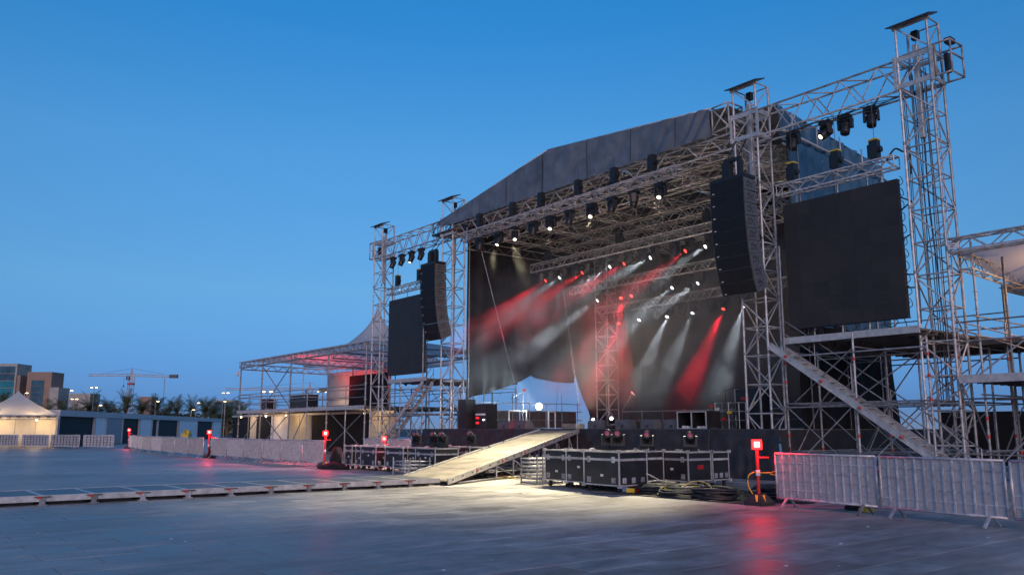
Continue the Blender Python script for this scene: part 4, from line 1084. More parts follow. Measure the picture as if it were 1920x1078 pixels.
def frame_stack(x0, y0, sx, sy, n, label):
    t = thing("frame_stack", label, "frame stack", (x0+sx/2,y0+sy/2,0), 0, "stacks of steel frames")
    for k in range(n):
        z = .03 + k*.115; b = MB(); r = .022
        c = [(x0,y0),(x0+sx,y0),(x0+sx,y0+sy),(x0,y0+sy)]
        for i in range(4): b.tube((*c[i],z),(*c[(i+1)%4],z),r,6)
        for f in (.33,.66): b.tube((x0+sx*f,y0,z),(x0+sx*f,y0+sy,z),r,6)
        b.build("frame", STEEL, t, True)
    for i, (x, y) in enumerate([(x0+.08,y0-.03),(x0+sx-.08,y0-.03),(x0+sx+.03,y0+.1),(x0+sx+.03,y0+sy-.1),(x0+sx+.03,y0+sy/2)]): tube("upright", (x,y,0), (x,y,.06+n*.115), .024, STEEL, t, 6)
frame_stack(7.0,-8.75,.9,.95,7, "stack of grey steel frames between the ramp and the near cases")
frame_stack(1.1,-9.75,.95,1.0,5, "stack of grey steel frames in front of the far row of cases")

# ------------------------------------------------------------------ cables by the near cases
def coil(cx, cy, rx, n, r, m, label):
    b = MB()
    for k in range(n):
        q = rx*random.uniform(.62,1.0); ox, oy = random.uniform(-.05,.05), random.uniform(-.05,.05); ph = random.uniform(0,6.28); z = .02+.045*(k//3)+random.uniform(0,.03)
        b.path([(cx+ox+q*math.cos(2*math.pi*s/26), cy+oy+q*(.92+.08*math.sin(ph))*math.sin(2*math.pi*s/26), z+.018*math.sin(2*math.pi*s/26*2+ph)+.01) for s in range(26)], r, 5, True)
    return tag(b.build("cable_coil", m, None, True), label, "cable coil", "cable coils by the near cases")
coil(12.45,-8.55,.62,16,.026,RUBBER,"largest coil of black cable beside the near corner case")
coil(13.45,-8.85,.62,14,.025,RUBBER,"coil of black cable with a yellow cable heaped on it")
coil(14.35,-8.85,.55,14,.025,RUBBER,"coil of black cable closest to the red lamp post")
coil(15.0,-7.1,.75,14,.025,RUBBER,"black cable coil behind the red lamp post")
coil(13.2,-7.3,.5,8,.018,RUBBER,"small dark cable coil behind the yellow cable")
b = MB(); b.path(squiggle(13.45,-8.85,.55,.4,14,.014,.16), .016, 6); b.path([(13.2,-8.7,.2),(13.4,-8.4,.34),(13.9,-8.5,.30),(14.3,-8.8,.1)],.013,6)
yc = tag(b.build("yellow_cable", YEL, None, True), "loose yellow cable looping over a black coil", "cable")
b = MB(); b.box((13.18,-9.28,.10),(13.42,-9.18,.24)); b.build("socket_box", YEL, yc)
b = MB(); b.path(squiggle(13.7,-8.9,.35,.3,12,.012,.18), .013, 5); tag(b.build("white_cable", WHITEC, None, True), "loose white cable on the coil with the yellow cable", "cable")
b = MB(); b.path([(14.0,-6.0,.03),(14.2,-5.8,.45),(14.5,-5.6,.55),(14.8,-5.5,.3),(14.9,-5.5,.03)], .016, 6); tag(b.build("red_cable", REDP, None, True), "red cable arching in front of the stage skirt", "cable")
b = MB()
for k in range(3): b.path(squiggle(11.85,-8.9,.3,.3,10,.015,.03), .018, 5)
rc = tag(b.build("red_cable", REDP, None, True), "red cable bundle on the ground by the near corner case", "cable")
b = MB(); b.obox((11.95,-9.15,.08),(.09,.05,0),(-.02,.04,0),(0,0,.05)); b.build("plug", YEL, rc)
b = MB(); b.obox((11.8,-9.2,.1),(.05,.06,0),(-.04,.03,0),(0,0,.06)); b.build("plug", BLUEC, rc)
b = MB(); b.path([(11.55,-8.5,.55),(11.9,-8.35,.42),(12.3,-8.2,.2),(12.6,-8.3,.06)], .013, 5); tag(b.build("grey_cable", WHITEC, None, True), "grey cable hanging from a flight case to the coils", "cable")
b = MB(); b.path([(9.0,-1.75,1.62),(8.8,-1.95,1.6),(8.75,-2.0,1.2),(8.72,-2.05,.5),(8.7,-2.2,.03)], .022, 6); tag(b.build("black_cable", RUBBER, None, True), "thick black cable dropping over the stage skirt", "cable")
b = MB(); b.path([(11.2,-9.9,.012),(12.2,-9.6,.012),(13.4,-9.55,.012),(14.6,-9.45,.012),(15.6,-9.5,.012)], .012, 5); tag(b.build("floor_cable", RUBBER, None, True), "thin black cable running along the paving in front of the coils", "cable")
mt = MB(); mt.grid(lambda u, v: (12.0+3.9*u, -9.35+3.3*v, .004+.006*math.sin(u*20+v*9)**2), 30, 20); tag(mt.build("rubber_mat", RUBBER, None, True), "black rubber mat under the cable coils", "mat")
b = MB()
for k in range(10): b.path(squiggle(random.uniform(12.5,15.6), random.uniform(-7.6,-5.2), .5,.4,9,.012,.03), .014, 5)
tag(b.build("loose_cables", RUBBER, None, True), "loose dark cables strewn between the coils and the stage skirt", "cable")

# ------------------------------------------------------------------ red warning lamps on posts
def red_lamp(x, y, h, label, pw, face):
    t = thing("warning_lamp", label, "warning lamp", (x,y,0), 0, "red warning lamps on posts")
    b = MB(); b.add([(x-.24,y-.22,.001),(x+.24,y-.22,.001),(x+.24,y+.22,.001),(x-.24,y+.22,.001),(x-.24,y-.22,.07),(x+.24,y-.22,.07),(x+.24,y+.22,.07),(x-.24,y+.22,.07),(x-.11,y-.10,.24),(x+.11,y-.10,.24),(x+.11,y+.10,.24),(x-.11,y+.10,.24)],
        [(0,3,2,1),(0,1,5,4),(1,2,6,5),(2,3,7,6),(3,0,4,7),(4,5,9,8),(5,6,10,9),(6,7,11,10),(7,4,8,11),(8,9,10,11)])
    b.build("base", RUBBER, t)
    fd = V(face).normalized(); sd = V((-fd.y, fd.x, 0))
    tube("post", (x,y,.24), (x,y,h-.12), .039, REDP, t, 10)
    tube("collar", (x,y,.62), (x,y,.74), .05, STICK, t, 10)
    tube("grip", (x,y,h-.28), V((x,y,h-.28))+sd*.24, .022, REDP, t)
    c = V((x,y,h)); b = MB(); b.obox(c, sd*.105, fd*.05, (0,0,.105)); hs = b.build("housing", RED_RIM, t)
    b = MB(); b.obox(c+fd*.056, sd*.060, fd*.006, (0,0,.060)); b.obox(c-fd*.056, sd*.060, fd*.006, (0,0,.060)); b.build("lens", RED_L, hs)
    yl = MB(); yl.obox((x+fd.x*.165, y+fd.y*.165, .155), sd*.10, (fd.x*.05, fd.y*.05, -.065), (fd.x*.004, fd.y*.004, .003)); yl.build("warning_label", YEL, t)
    bl = MB()
    for q in (-1, 0, 1): bl.obox((x+fd.x*.171, y+fd.y*.171, .158)+sd*0 if False else V((x+fd.x*.171, y+fd.y*.171, .158))+sd*(q*.036), sd*.011, (fd.x*.022, fd.y*.022, -.033), (fd.x*.003, fd.y*.003, .002))
    bl.build("label_print", RUBBER, t)
    ld = bpy.data.lights.new("warning_glow", 'POINT'); ld.energy = pw; ld.color = (1,.02,.03); ld.shadow_soft_size = .09
    lo = bpy.data.objects.new("warning_glow", ld); COL.objects.link(lo); lo.location = c + fd*.16
    return t
for x, y, h, lb, pw in ((15.93,-9.35,1.28,"bright red warning lamp on a red post beside the near barriers",38),(-5.97,-8.95,1.42,"red warning lamp on a post at the end of the far barrier row",40),
        (-7.94,-5.0,1.15,"red warning lamp standing behind the far row of flight cases",40),(-20.8,-8.9,1.42,"red warning lamp on a post midway along the far barrier row",55),(-47.5,-6.6,1.5,"most distant small red warning lamp, at the corner of the barriers",55)):
    red_lamp(x, y, h, lb, pw, (.70,-.71,0) if x > 0 else (.90,-.42,0))
b = MB(); b.path([(15.9,-9.42,.7),(15.8,-9.5,.62),(15.78,-9.5,.4),(15.85,-9.42,.2)], .014, 5); b.path([(15.95,-9.38,.68),(16.2,-9.3,.69),(16.3,-9.28,.72),(16.33,-9.27,.68),(16.28,-9.28,.65),(16.2,-9.3,.67)], .013, 5)
tag(b.build("yellow_strap", YEL, None, True), "yellow strap looped round the nearest red lamp post", "strap")
t = thing("black_stand", "thin black steel stand between the nearest red lamp and the barriers", "stand", (16.0,-8.2,0))
tube("pole", (16.0,-8.2,.02), (16.0,-8.2,1.22), .035, BLACK, t); tube("cross_bar", (15.75,-8.3,.72), (16.3,-8.1,.72), .02, BLACK, t); b = MB(); b.box((15.7,-8.45,.002),(16.4,-7.95,.03)); b.build("base", BLACK, t)

# ------------------------------------------------------------------ barriers
def perforated():
    m = bpy.data.materials.new("perforated_sheet"); m.use_nodes = True; nt = m.node_tree; N, L = nt.nodes.new, nt.links.new
    b = nt.nodes["Principled BSDF"]; b.inputs["Base Color"].default_value = (.56,.52,.54,1); b.inputs["Roughness"].default_value = .5; b.inputs["Metallic"].default_value = .3
    tc = N("ShaderNodeTexCoord"); mp = N("ShaderNodeMapping"); mp.inputs["Rotation"].default_value = (0, R(45), 0); mp.inputs["Scale"].default_value = (48,1,48); L(tc.outputs["Object"], mp.inputs[0])
    sp = N("ShaderNodeSeparateXYZ"); L(mp.outputs[0], sp.inputs[0])
    def fr(o):
        a = N("ShaderNodeMath"); a.operation = 'PINGPONG'; a.inputs[1].default_value = .5; L(o, a.inputs[0])
        g = N("ShaderNodeMath"); g.operation = 'GREATER_THAN'; g.inputs[1].default_value = .30; L(a.outputs[0], g.inputs[0]); return g.outputs[0]
    mu = N("ShaderNodeMath"); mu.operation = 'MULTIPLY'; L(fr(sp.outputs[0]), mu.inputs[0]); L(fr(sp.outputs[2]), mu.inputs[1])
    inv = N("ShaderNodeMath"); inv.operation = 'SUBTRACT'; inv.inputs[0].default_value = 1.0; L(mu.outputs[0], inv.inputs[1]); L(inv.outputs[0], b.inputs["Alpha"])
    return m
PERF = perforated()
SHEET = mat("barrier_sheet", (.56,.53,.56), .45, .3, .22, 5.0, orand=.15)
def barrier(a, c, label, group, near, nbar=13, bars=None):
    bars = bars or BARR
    a, c = V((*a,0)), V((*c,0)); d = c-a; Ln = d.length; ang = math.atan2(d.y, d.x)
    t = thing("crowd_barrier", label, "barrier", (a+c)/2, ang, group)
    h0, h1 = .18, 1.10
    def ch(name, b, m, smooth=True):
        o = link(name, b.mesh(name, m, smooth)); o.parent = t; return o
    X0, X1 = -Ln/2+.02, Ln/2-.02
    if near:
        for p, q in (((X0,0,h0),(X0,0,h1)), ((X1,0,h0),(X1,0,h1)), ((X0,0,h0),(X1,0,h0)), ((X0,0,h1),(X1,0,h1))):
            b = MB(); b.tube(p, q, .024, 8); ch("frame_tube", b, BARR)
        for k in range(1, nbar):
            x = X0+(X1-X0)*k/nbar; b = MB(); b.box((x-.018,-.014,h0+.02),(x+.018,.0,h1-.02)); ch("bar", b, bars, False)
        for k in range(1, 5):
            z = h0+(h1-h0)*k/5; b = MB(); b.box((X0+.02,.001,z-.013),(X1-.02,.012,z+.013)); ch("cross_bar", b, bars, False)
        b = MB(); b.add([(X0+.02,.02,h0+.02),(X1-.02,.02,h0+.02),(X1-.02,.02,h1-.02),(X0+.02,.02,h1-.02)], [(0,1,2,3)]); ch("perforated_sheet", b, PERF if bars is BARR else SHEET, False)
        b = MB(); b.box((X1-.01,-.02,h0+.15),(X1+.035,.02,h0+.22)); b.box((X1-.01,-.02,h1-.25),(X1+.035,.02,h1-.18)); ch("hook", b, BARR, False)
    else:
        b = MB()
        for p, q in (((X0,0,h0),(X0,0,h1)), ((X1,0,h0),(X1,0,h1)), ((X0,0,h0),(X1,0,h0)), ((X0,0,h1),(X1,0,h1))): b.tube(p, q, .028, 6)
        ch("frame", b, BARR)
        b = MB(); n = nbar*2
        for k in range(1, n):
            x = X0+(X1-X0)*k/n; b.box((x-.008,-.01,h0+.02),(x+.008,.006,h1-.02))
        o = ch("infill_bars", b, BARR, False); o["kind"] = "stuff"
        b = MB(); b.box((X0+.03,.012,h0+.03),(X1-.03,.018,h1-.03)); ch("backing_sheet", b, SHEET, False)
    for x in (X0+.28, X1-.28):
        b = MB(); b.obox((x,-.14,.10),(.022,0,0),(0,.10,.095),(0,.012,-.012)); b.obox((x,.14,.10),(.022,0,0),(0,.10,-.095),(0,.012,.012)); ch("foot", b, STEEL, False)
BN = "perforated barriers in the near row"
barrier((16.35,-9.32),(18.72,-9.53), "perforated metal barrier closest to the red lamp post", BN, True)
barrier((18.80,-9.60),(21.11,-9.87), "perforated metal barrier, second one from the nearest red lamp post", BN, True)
barrier((21.18,-9.9),(23.4,-10.2), "perforated metal barrier cut off by the right picture edge", BN, True)
BF = "barriers of the far row"
fr = [(-44.9,-7.2),(-41.8,-7.7),(-38.8,-8.1),(-35.8,-8.5),(-32.8,-8.75),(-29.8,-8.9),(-26.8,-9.0),(-24.0,-9.05),(-21.2,-9.05)]
for i, (a, c) in enumerate(zip(fr, fr[1:])): barrier(a, c, f"sheeted barrier, {ORD[i]} from the most distant red lamp along the far row", BF, False)
fr = [(-20.1,-9.0),(-17.6,-9.0),(-15.2,-8.98),(-12.9,-8.95),(-10.7,-8.9),(-8.5,-8.85),(-6.35,-8.8)]
for i, (a, c) in enumerate(zip(fr, fr[1:])): barrier(a, c, f"sheeted barrier, {ORD[i]} past the gap with the red lamp in the far row", BF, False)
fr = [(-5.4,-7.2),(-5.3,-4.9),(-8.0,-3.2),(-11.5,-2.8)]
barrier((-13.2,-3.2),(-10.8,-3.3), "plain barrier standing behind the second red lamp in front of the far tower", BF, False); barrier((-10.6,-3.3),(-8.2,-3.4), "plain barrier between the second red lamp and the far flight cases", BF, False)
BL = "gridded barriers in front of the far tent"
cs = [(-60.2,-14.6,-57.0,-13.9),(-53.9,-13.4,-50.6,-12.4),(-49.9,-12.2,-46.8,-11.1),(-46.0,-10.7,-43.6,-9.2),(-43.0,-8.9,-41.2,-7.9)]
cs = [(-57.5,-15.2,-54.4,-13.6),(-54.0,-13.4,-50.9,-11.9),(-50.6,-11.8,-47.8,-10.2),(-47.5,-10.0,-44.9,-8.3)]
for i, q in enumerate(cs): barrier(q[:2], q[2:], f"gridded barrier, {ORD[i]} from the left picture edge", BL, True, 9, DARKST)

# ------------------------------------------------------------------ things on the stage
def wedge(x, y, rz, w, label):
    t = thing("monitor_wedge", label, "stage monitor", (x,y,DZ+.001), rz, "monitor wedges along the stage edge")
    def ch(n, b, m):
        o = link(n, b.mesh(n, m)); o.parent = t; return o
    d, h = .50, .36
    prof_ = [(-d/2,0),(d/2,0),(d/2,.12),(d/2-.16,h),(-d/2+.10,h),(-d/2,.26)]
    b = MB(); b.add([(-w/2,y_,z_) for y_, z_ in prof_]+[(w/2,y_,z_) for y_, z_ in prof_], [tuple(range(5,-1,-1)), tuple(range(6,12))]+[(i,(i+1)%6,6+(i+1)%6,6+i) for i in range(6)]); ch("cabinet", b, CABSIDE)
    b = MB(); b.box((-.06,-d/2-.006,.05),(.06,-d/2-.001,.16)); ch("socket_plate", b, RUBBER)
    b = MB(); b.obox((0,d/2-.08+.006,.24+.004),(w/2-.03,0,0),(0,.074,-.112),(0,.004,.003)); ch("grille", b, GRILLE)
WL = ["far end of the stage edge, beside the rack", "second from the far end of the stage edge", "to the near side of the ramp top, largest", "right beside the upright lit moving head", "alone near the middle of the near half", "beside the open case, with a white cable on it"]
for i, (x, y, w, rz) in enumerate(((-4.0,-.7,.78,.15),(-2.7,-.75,.95,-.1),(2.35,-.9,.85,.0),(3.75,-.8,.7,.1),(5.2,-.9,.7,-.05),(6.05,-.55,.7,.08))):
    wedge(x, y, rz, w, f"black wedge stage monitor, {WL[i]}")
b = MB(); b.box((.1,-.9,DZ+.002),(.95,-.4,DZ+.22)); o = b.build("floor_box", PLY); tag(o, "low pale wooden box on the stage edge by the ramp top", "box")
moving_head((3.12,-.95,DZ+.003), (.62,-.70,.25), 'w', "upright moving head on the stage edge with its lens lit white", "moving heads on the stage floor", True, light=(WHT, 20, 30, .5))
def floor_lamp(x, y, z, r, label, pw, m):
    t = thing("work_lamp", label, "work light", (x,y,DZ), 0)
    b = MB(); b.tube((x,y,DZ+.001),(x,y,z-.12),.025,6); b.box((x-.18,y-.18,DZ+.001),(x+.18,y+.18,DZ+.03)); b.build("stand", BLACK, t)
    b = MB(); b.box((x-.14,y-.06,z-.13),(x+.14,y+.03,z+.13)); b.build("housing", BLACK, t)
    b = MB(); fd = V((.77,-.64,0)).normalized(); b.lathe([(-r,.01),(-r*.7,r*.7),(0,r),(r*.7,r*.7),(r,.01)],12,(x+fd.x*.16,y+fd.y*.16,z)); b.build("lamp", m, t, True)
    ld = bpy.data.lights.new("work_glow", 'SPOT'); ld.energy = pw*1.6; ld.color = (.72,.88,1); ld.shadow_soft_size = .12; ld.spot_size = R(105); ld.spot_blend = .8
    lo = bpy.data.objects.new("work_glow", ld); COL.objects.link(lo); lo.location = V((x,y,z)) + fd*.42; lo.rotation_euler = V((.3,1,-.12)).to_track_quat('Z','Y').to_euler()
floor_lamp(-8.6, 5.1, 2.82, .19, "dazzling blue-white work lamp under the torn drape", 520, WORKL)
floor_lamp(1.2, -.15, 1.98, .06, "small white lamp low on the stage behind the pale box", 30, WORKL)
ld = bpy.data.lights.new("added_uplight", 'SPOT'); ld.energy = 1350; ld.color = (1,.80,.56); ld.spot_size = R(140); ld.spot_blend = 1; ld.shadow_soft_size = .15  # extra warm spot added above the small white lamp to brighten the roof trusses
lo = bpy.data.objects.new("added_uplight", ld); COL.objects.link(lo); lo.location = (1.2,-.15,2.2); lo.rotation_euler = V((0,-.42,-1)).to_track_quat('Z','Y').to_euler()
t = thing("microphone_stand", "slim microphone stand with slanting boom near the middle of the stage", "microphone stand", (.2,3.0,DZ))
tube("pole", (.2,3,DZ+.03), (.2,3,DZ+1.0), .012, DARKST, t, 6); tube("boom", (-.18,3,DZ+.78), (.52,3,DZ+1.62), .010, ALU, t, 6); b = MB(); b.tube((.46,3,1.6+1.66),(.66,3,1.6+1.50),.025,8); b.build("microphone", ALU, t, True)
b = MB()
for k in range(3): b.tube((.2,3,DZ+.14),(.2+.3*math.cos(2.1*k),3+.3*math.sin(2.1*k),DZ+.01),.009,5)
b.build("tripod_base", DARKST, t)
t = thing("open_case", "open empty flight case frame with two bays on the stage edge", "flight case", (7.1,-.4,DZ))
x0, x1, y0, y1, z0, z1 = 6.42, 7.78, -.85, -.1, DZ+.002, DZ+.62
box("back", (x0,y1-.02,z0),(x1,y1,z1), BLACKP, t); box("top", (x0,y0,z1+.001),(x1,y1,z1+.02), BLACKP, t); box("divider", ((x0+x1)/2-.012,y0+.03,z0+.03),((x0+x1)/2+.012,y1-.021,z1), BLACKP, t)
b = MB()
for x in (x0,(x0+x1)/2-.02,x1-.04): b.box((x,y0-.03,z0),(x+.04,y0-.001,z1+.02))
b.box((x0+.04,y0-.03,z1-.02),(x1-.04,y0-.002,z1+.019)); b.box((x0+.04,y0-.028,z0),(x1-.04,y0-.003,z0+.03)); b.build("edge_profile", DECKAL, t)
box("side", (x1-.02,y0,z0),(x1,y1-.021,z1), BLACKP, t); box("side", (x0,y0,z0),(x0+.02,y1-.021,z1), BLACKP, t)
b = MB()
for x in (6.55,6.75,6.95,7.25,7.5): b.box((x,y0+.1,z0+.002),(x+.12,y0+.3,z0+.08+.06*random.random()))
b.build("contents", STICK, t)
t = thing("amplifier_rack", "tall black amplifier cabinet with a red sticker at the near end of the stage", "amplifier", (8.3,1.2,DZ))
box("cabinet", (7.75,.9,DZ+.002),(8.75,1.6,DZ+1.45), BLACKP, t); b = MB(); b.box((7.72,.88,DZ+.002),(7.745,1.62,DZ+1.47)); b.build("edge_profile", DECKAL, t); box("sticker", (8.0,.89,DZ+1.05),(8.35,.899,DZ+1.17), REDP, t); box("sticker", (8.5,.89,DZ+.85),(8.6,.899,DZ+1.02), YEL, t)
t = thing("equipment_trolley", "cluttered metal trolley hung with cables beside the amplifier", "trolley", (7.75,.1,DZ))
for x in (7.5,8.1,8.55):
    for y in (0.0,.4): tube("upright", (x,y,DZ+.002), (x,y,DZ+.95), .018, ALU, t, 6)
for z in (.3,.62,.93): box("shelf", (7.48,-.02,DZ+z),(8.57,.42,DZ+z+.02), ALU, t)
b = MB()
for k in range(9): x = random.uniform(7.3,8.6); b.path([(x,-.06,DZ+.98),(x+.05,-.1,DZ+.6),(x-.04,-.08,DZ+.25),(x+.08,-.12,DZ+.02)], .014, 5)
b.build("cables", RUBBER, t, True)
for k, (m, x) in enumerate(((REDP,7.95),(BLUEC,7.5),(YEL,8.2),(WHITEC,7.7),(REDC,7.4))): b = MB(); b.obox((x,-.1,DZ+.35+.12*k),(.06,0,.01),(0,.05,0),(0,0,.05)); b.build("plug", m, t)
t = thing("microphone_stand", "black boom microphone stand over the amplifier", "microphone stand", (7.45,.7,DZ))
tube("pole", (7.45,.7,DZ), (7.45,.7,DZ+1.55), .014, BLACK, t, 6); tube("boom", (7.2,.7,DZ+1.38), (8.1,.7,DZ+1.52), .011, BLACK, t, 6); b = MB(); b.tube((7.12,.7,DZ+1.30),(7.28,.7,DZ+1.42),.028,8); b.build("microphone", ALU, t)
t = thing("equipment_rack", "black equipment rack with red lights and a white lamp bar at the far stage edge", "equipment rack", (-7.2,.3,DZ))
box("cabinet", (-7.9,.2,DZ+.002),(-6.9,.9,DZ+1.25), BLACKP, t); box("screen", (-7.75,.185,DZ+.85),(-6.95,.195,DZ+1.2), SCREEN, t)
b = MB(); b.tube((-7.7,.16,DZ+.72),(-6.95,.16,DZ+.72),.05,8); b.build("lamp_bar", PANELW, t)
for z in (.25,.5): box("indicator", (-7.75,.185,DZ+z),(-7.5,.195,DZ+z+.1), RED_RIM, t)
b = MB(); b.lathe([(-.04,.01),(0,.05),(.04,.01)],8,(-7.05,.15,DZ+.45)); b.build("pilot_lamp", LENS_W, t, True)
b = MB(); b.box((-8.8,-.2,DZ+.002),(-8.1,.4,DZ+1.5)); tag(b.build("speaker_cabinet", BLACK), "tall black cabinet at the far stage corner beside the lit tower", "loudspeaker")
# rear guard rails
for nm, y, xa, xb in (("across the back of the stage before the video wall", 9.3, -6.3, 7.5),):
    t = thing("guard_rail", f"thin steel guard rail {nm}", "railing", ((xa+xb)/2, y, DZ))
    for z in (.45,.95): tube("rail", (xa,y,DZ+z), (xb,y,DZ+z), .02, STEEL, t, 6)
    x = xa
    while x <= xb: tube("post", (x,y,DZ), (x,y,DZ+1.02), .022, STEEL, t, 6); x += 1.5
t = thing("guard_rail", "steel guard rail with dark boards under the torn drape", "railing", (-10.4,5,DZ))
for z in (.5,1.0,1.45): tube("rail", (-10.4,.8,DZ+z), (-10.4,10,DZ+z), .022, STEEL, t, 6)
for k in range(8): tube("post", (-10.4,.9+1.25*k,0), (-10.4,.9+1.25*k,DZ+1.5+.5*(k%3==0)), .024, STEEL, t, 6)
for k in range(4): box("board", (-10.5,.9+2.2*k,DZ+.05), (-10.47,.9+2.2*k+2.1,DZ+1.0), CLOTHG, t)
t = thing("lift_frame", "white tubular frames standing behind the far stage edge", "frame", (-8.4,3.6,DZ))
for y in (2.9,4.1,5.7,6.2):
    tube("upright", (-8.5,y,DZ), (-8.5,y,DZ+.95), .045, WHITEC, t, 8)
tube("top_tube", (-8.5,2.9,DZ+.95), (-8.5,4.1,DZ+.95), .045, WHITEC, t); tube("top_tube", (-8.5,5.7,DZ+.95), (-8.5,6.2,DZ+.95), .045, WHITEC, t)
t = thing("boom_stand", "small boom stand with red head leaning before the gap in the drape", "stand", (-8.7,3.0,DZ))
tube("pole", (-8.7,4.0,DZ), (-8.7,4.05,DZ+2.05), .02, STEEL, t, 6); tube("boom", (-8.7,3.2,DZ+1.6), (-8.7,4.1,DZ+2.1), .02, BLACK, t, 6); b = MB(); b.obox((-8.66,4.1,DZ+2.1),(.05,0,0),(0,.10,.02),(0,0,.07)); b.build("head", REDP, t)

# ------------------------------------------------------------------ smoke hanging in the stage
def smoke_material():
    m = bpy.data.materials.new("stage_smoke"); m.use_nodes = True; nt = m.node_tree; nt.nodes.clear(); N, L = nt.nodes.new, nt.links.new
    out = N("ShaderNodeOutputMaterial"); pv = N("ShaderNodeVolumePrincipled"); pv.inputs["Color"].default_value = (.9,.9,.92,1); pv.inputs["Anisotropy"].default_value = .25
    tc = N("ShaderNodeNewGeometry"); nz = N("ShaderNodeTexNoise"); nz.inputs["Scale"].default_value = .55; nz.inputs["Detail"].default_value = 6; nz.inputs["Distortion"].default_value = 1.3; L(tc.outputs["Position"], nz.inputs["Vector"])
    mr = N("ShaderNodeMapRange"); mr.inputs[1].default_value = .38; mr.inputs[2].default_value = .68; mr.inputs[3].default_value = .005; mr.inputs[4].default_value = .066; L(nz.outputs["Fac"], mr.inputs[0])
    sp = N("ShaderNodeSeparateXYZ"); L(tc.outputs["Position"], sp.inputs[0])
    mz = N("ShaderNodeMapRange"); mz.inputs[1].default_value = 10.3; mz.inputs[2].default_value = 8.6; mz.inputs[3].default_value = .12; mz.inputs[4].default_value = 1.0; L(sp.outputs[2], mz.inputs[0])
    mu = N("ShaderNodeMath"); mu.operation = 'MULTIPLY'; L(mr.outputs[0], mu.inputs[0]); L(mz.outputs[0], mu.inputs[1])
    ml = N("ShaderNodeMapRange"); ml.inputs[1].default_value = 2.3; ml.inputs[2].default_value = 4.2; ml.inputs[3].default_value = .12; ml.inputs[4].default_value = 1.0; L(sp.outputs[2], ml.inputs[0])
    m2 = N("ShaderNodeMath"); m2.operation = 'MULTIPLY'; L(mu.outputs[0], m2.inputs[0]); L(ml.outputs[0], m2.inputs[1])
    # a thicker bank drifting in front of the torn drape
    vd = N("ShaderNodeVectorMath"); vd.operation = 'DISTANCE'; vd.inputs[1].default_value = (-6.6, 4.2, 4.9); L(tc.outputs["Position"], vd.inputs[0])
    mb_ = N("ShaderNodeMapRange"); mb_.interpolation_type = 'SMOOTHSTEP'; mb_.inputs[1].default_value = 3.2; mb_.inputs[2].default_value = 0.6; mb_.inputs[3].default_value = 1.0; mb_.inputs[4].default_value = 3.6; L(vd.outputs["Value"], mb_.inputs[0])
    m3 = N("ShaderNodeMath"); m3.operation = 'MULTIPLY'; L(m2.outputs[0], m3.inputs[0]); L(mb_.outputs[0], m3.inputs[1]); L(m3.outputs[0], pv.inputs["Density"])
    L(pv.outputs[0], out.inputs["Volume"]); return m
b = MB(); b.box((-9.0,-1.45,DZ+.03),(8.7,10.9,11.0)); sm = b.build("stage_smoke", smoke_material()); sm["kind"] = "stuff"; sm["label"] = "thin smoke drifting through the beams under the stage roof"

# ------------------------------------------------------------------ far tent, prefab row, palms, lamps, towers, cranes
t = thing("marquee_tent", "white marquee with warmly lit cream walls at the left picture edge", "tent", (-60,-15,0))
P = [V((-53.6,-10.9,0)), V((-57.6,-16.6,0)), V((-65.0,-15.8,0)), V((-61.2,-9.7,0))]
ctr = sum(P, V())/4
b = MB(); n = 10; rings = []
pts = [p + V((0,0,2.75)) for p in P]
for k in range(11):
    s = k/10; ring = []
    for i in range(4):
        for q in range(n):
            p = pts[i].lerp(pts[(i+1)%4], q/n); c = V((ctr.x, ctr.y, 0)); rr = (1-s)**1.25; ring.append(V((c.x+(p.x-c.x)*rr, c.y+(p.y-c.y)*rr, 2.75+2.2*s)))
    rings.append(ring)
b.add([p for r_ in rings for p in r_], [(k*40+q, k*40+(q+1)%40, (k+1)*40+(q+1)%40, (k+1)*40+q) for k in range(10) for q in range(40)]); b.build("roof_membrane", MEMB, t, True)
for i in range(4): tube("post", P[i]+V((0,0,0)), P[i]+V((0,0,2.8)), .06, ALU, t)
for i in (0,): box_truss(t, P[0]+V((0,0,2.55)), P[1]+V((0,0,2.55)), .2,.32,.4,.03,.018,ALU); box_truss(t, P[3]+V((0,0,2.55)), P[0]+V((0,0,2.55)), .2,.32,.4,.03,.018,ALU)
dv = (P[1]-P[0])/4; inn = (ctr-(P[0]+P[1])/2)*.55
for k in range(4):
    a, c = P[0]+dv*(k+.01)+inn, P[0]+dv*(k+.99)+inn; nrm = V((-dv.y,dv.x,0)).normalized()*.03
    b = MB(); b.obox((a+c)/2+V((0,0,1.3)), (c-a)/2, nrm, (0,0,1.28)); b.build("wall_panel", CREAM, t)
a, c = P[0]+V((0,0,0)), P[3]; b = MB(); b.obox((a+c)/2+V((.0,0,1.3)), (c-a)/2*.97, V((c-a).cross(V((0,0,1))).normalized()*.03), (0,0,1.25)); b.build("wall_panel", CREAM, t)
for f in (.25,.75):
    p = P[0].lerp(P[1], f) + inn*.35 + V((0,0,2.35)); b = MB(); b.lathe([(-.08,.04),(0,.10),(.06,.05)],8,p); b.build("lamp", SODIUM, t, True)
    ld = bpy.data.lights.new("tent_lamp", 'POINT'); ld.energy = 62; ld.color = (1,.70,.36); ld.shadow_soft_size = .1; lo = bpy.data.objects.new("tent_lamp", ld); COL.objects.link(lo); lo.location = p - V((0,0,.2))

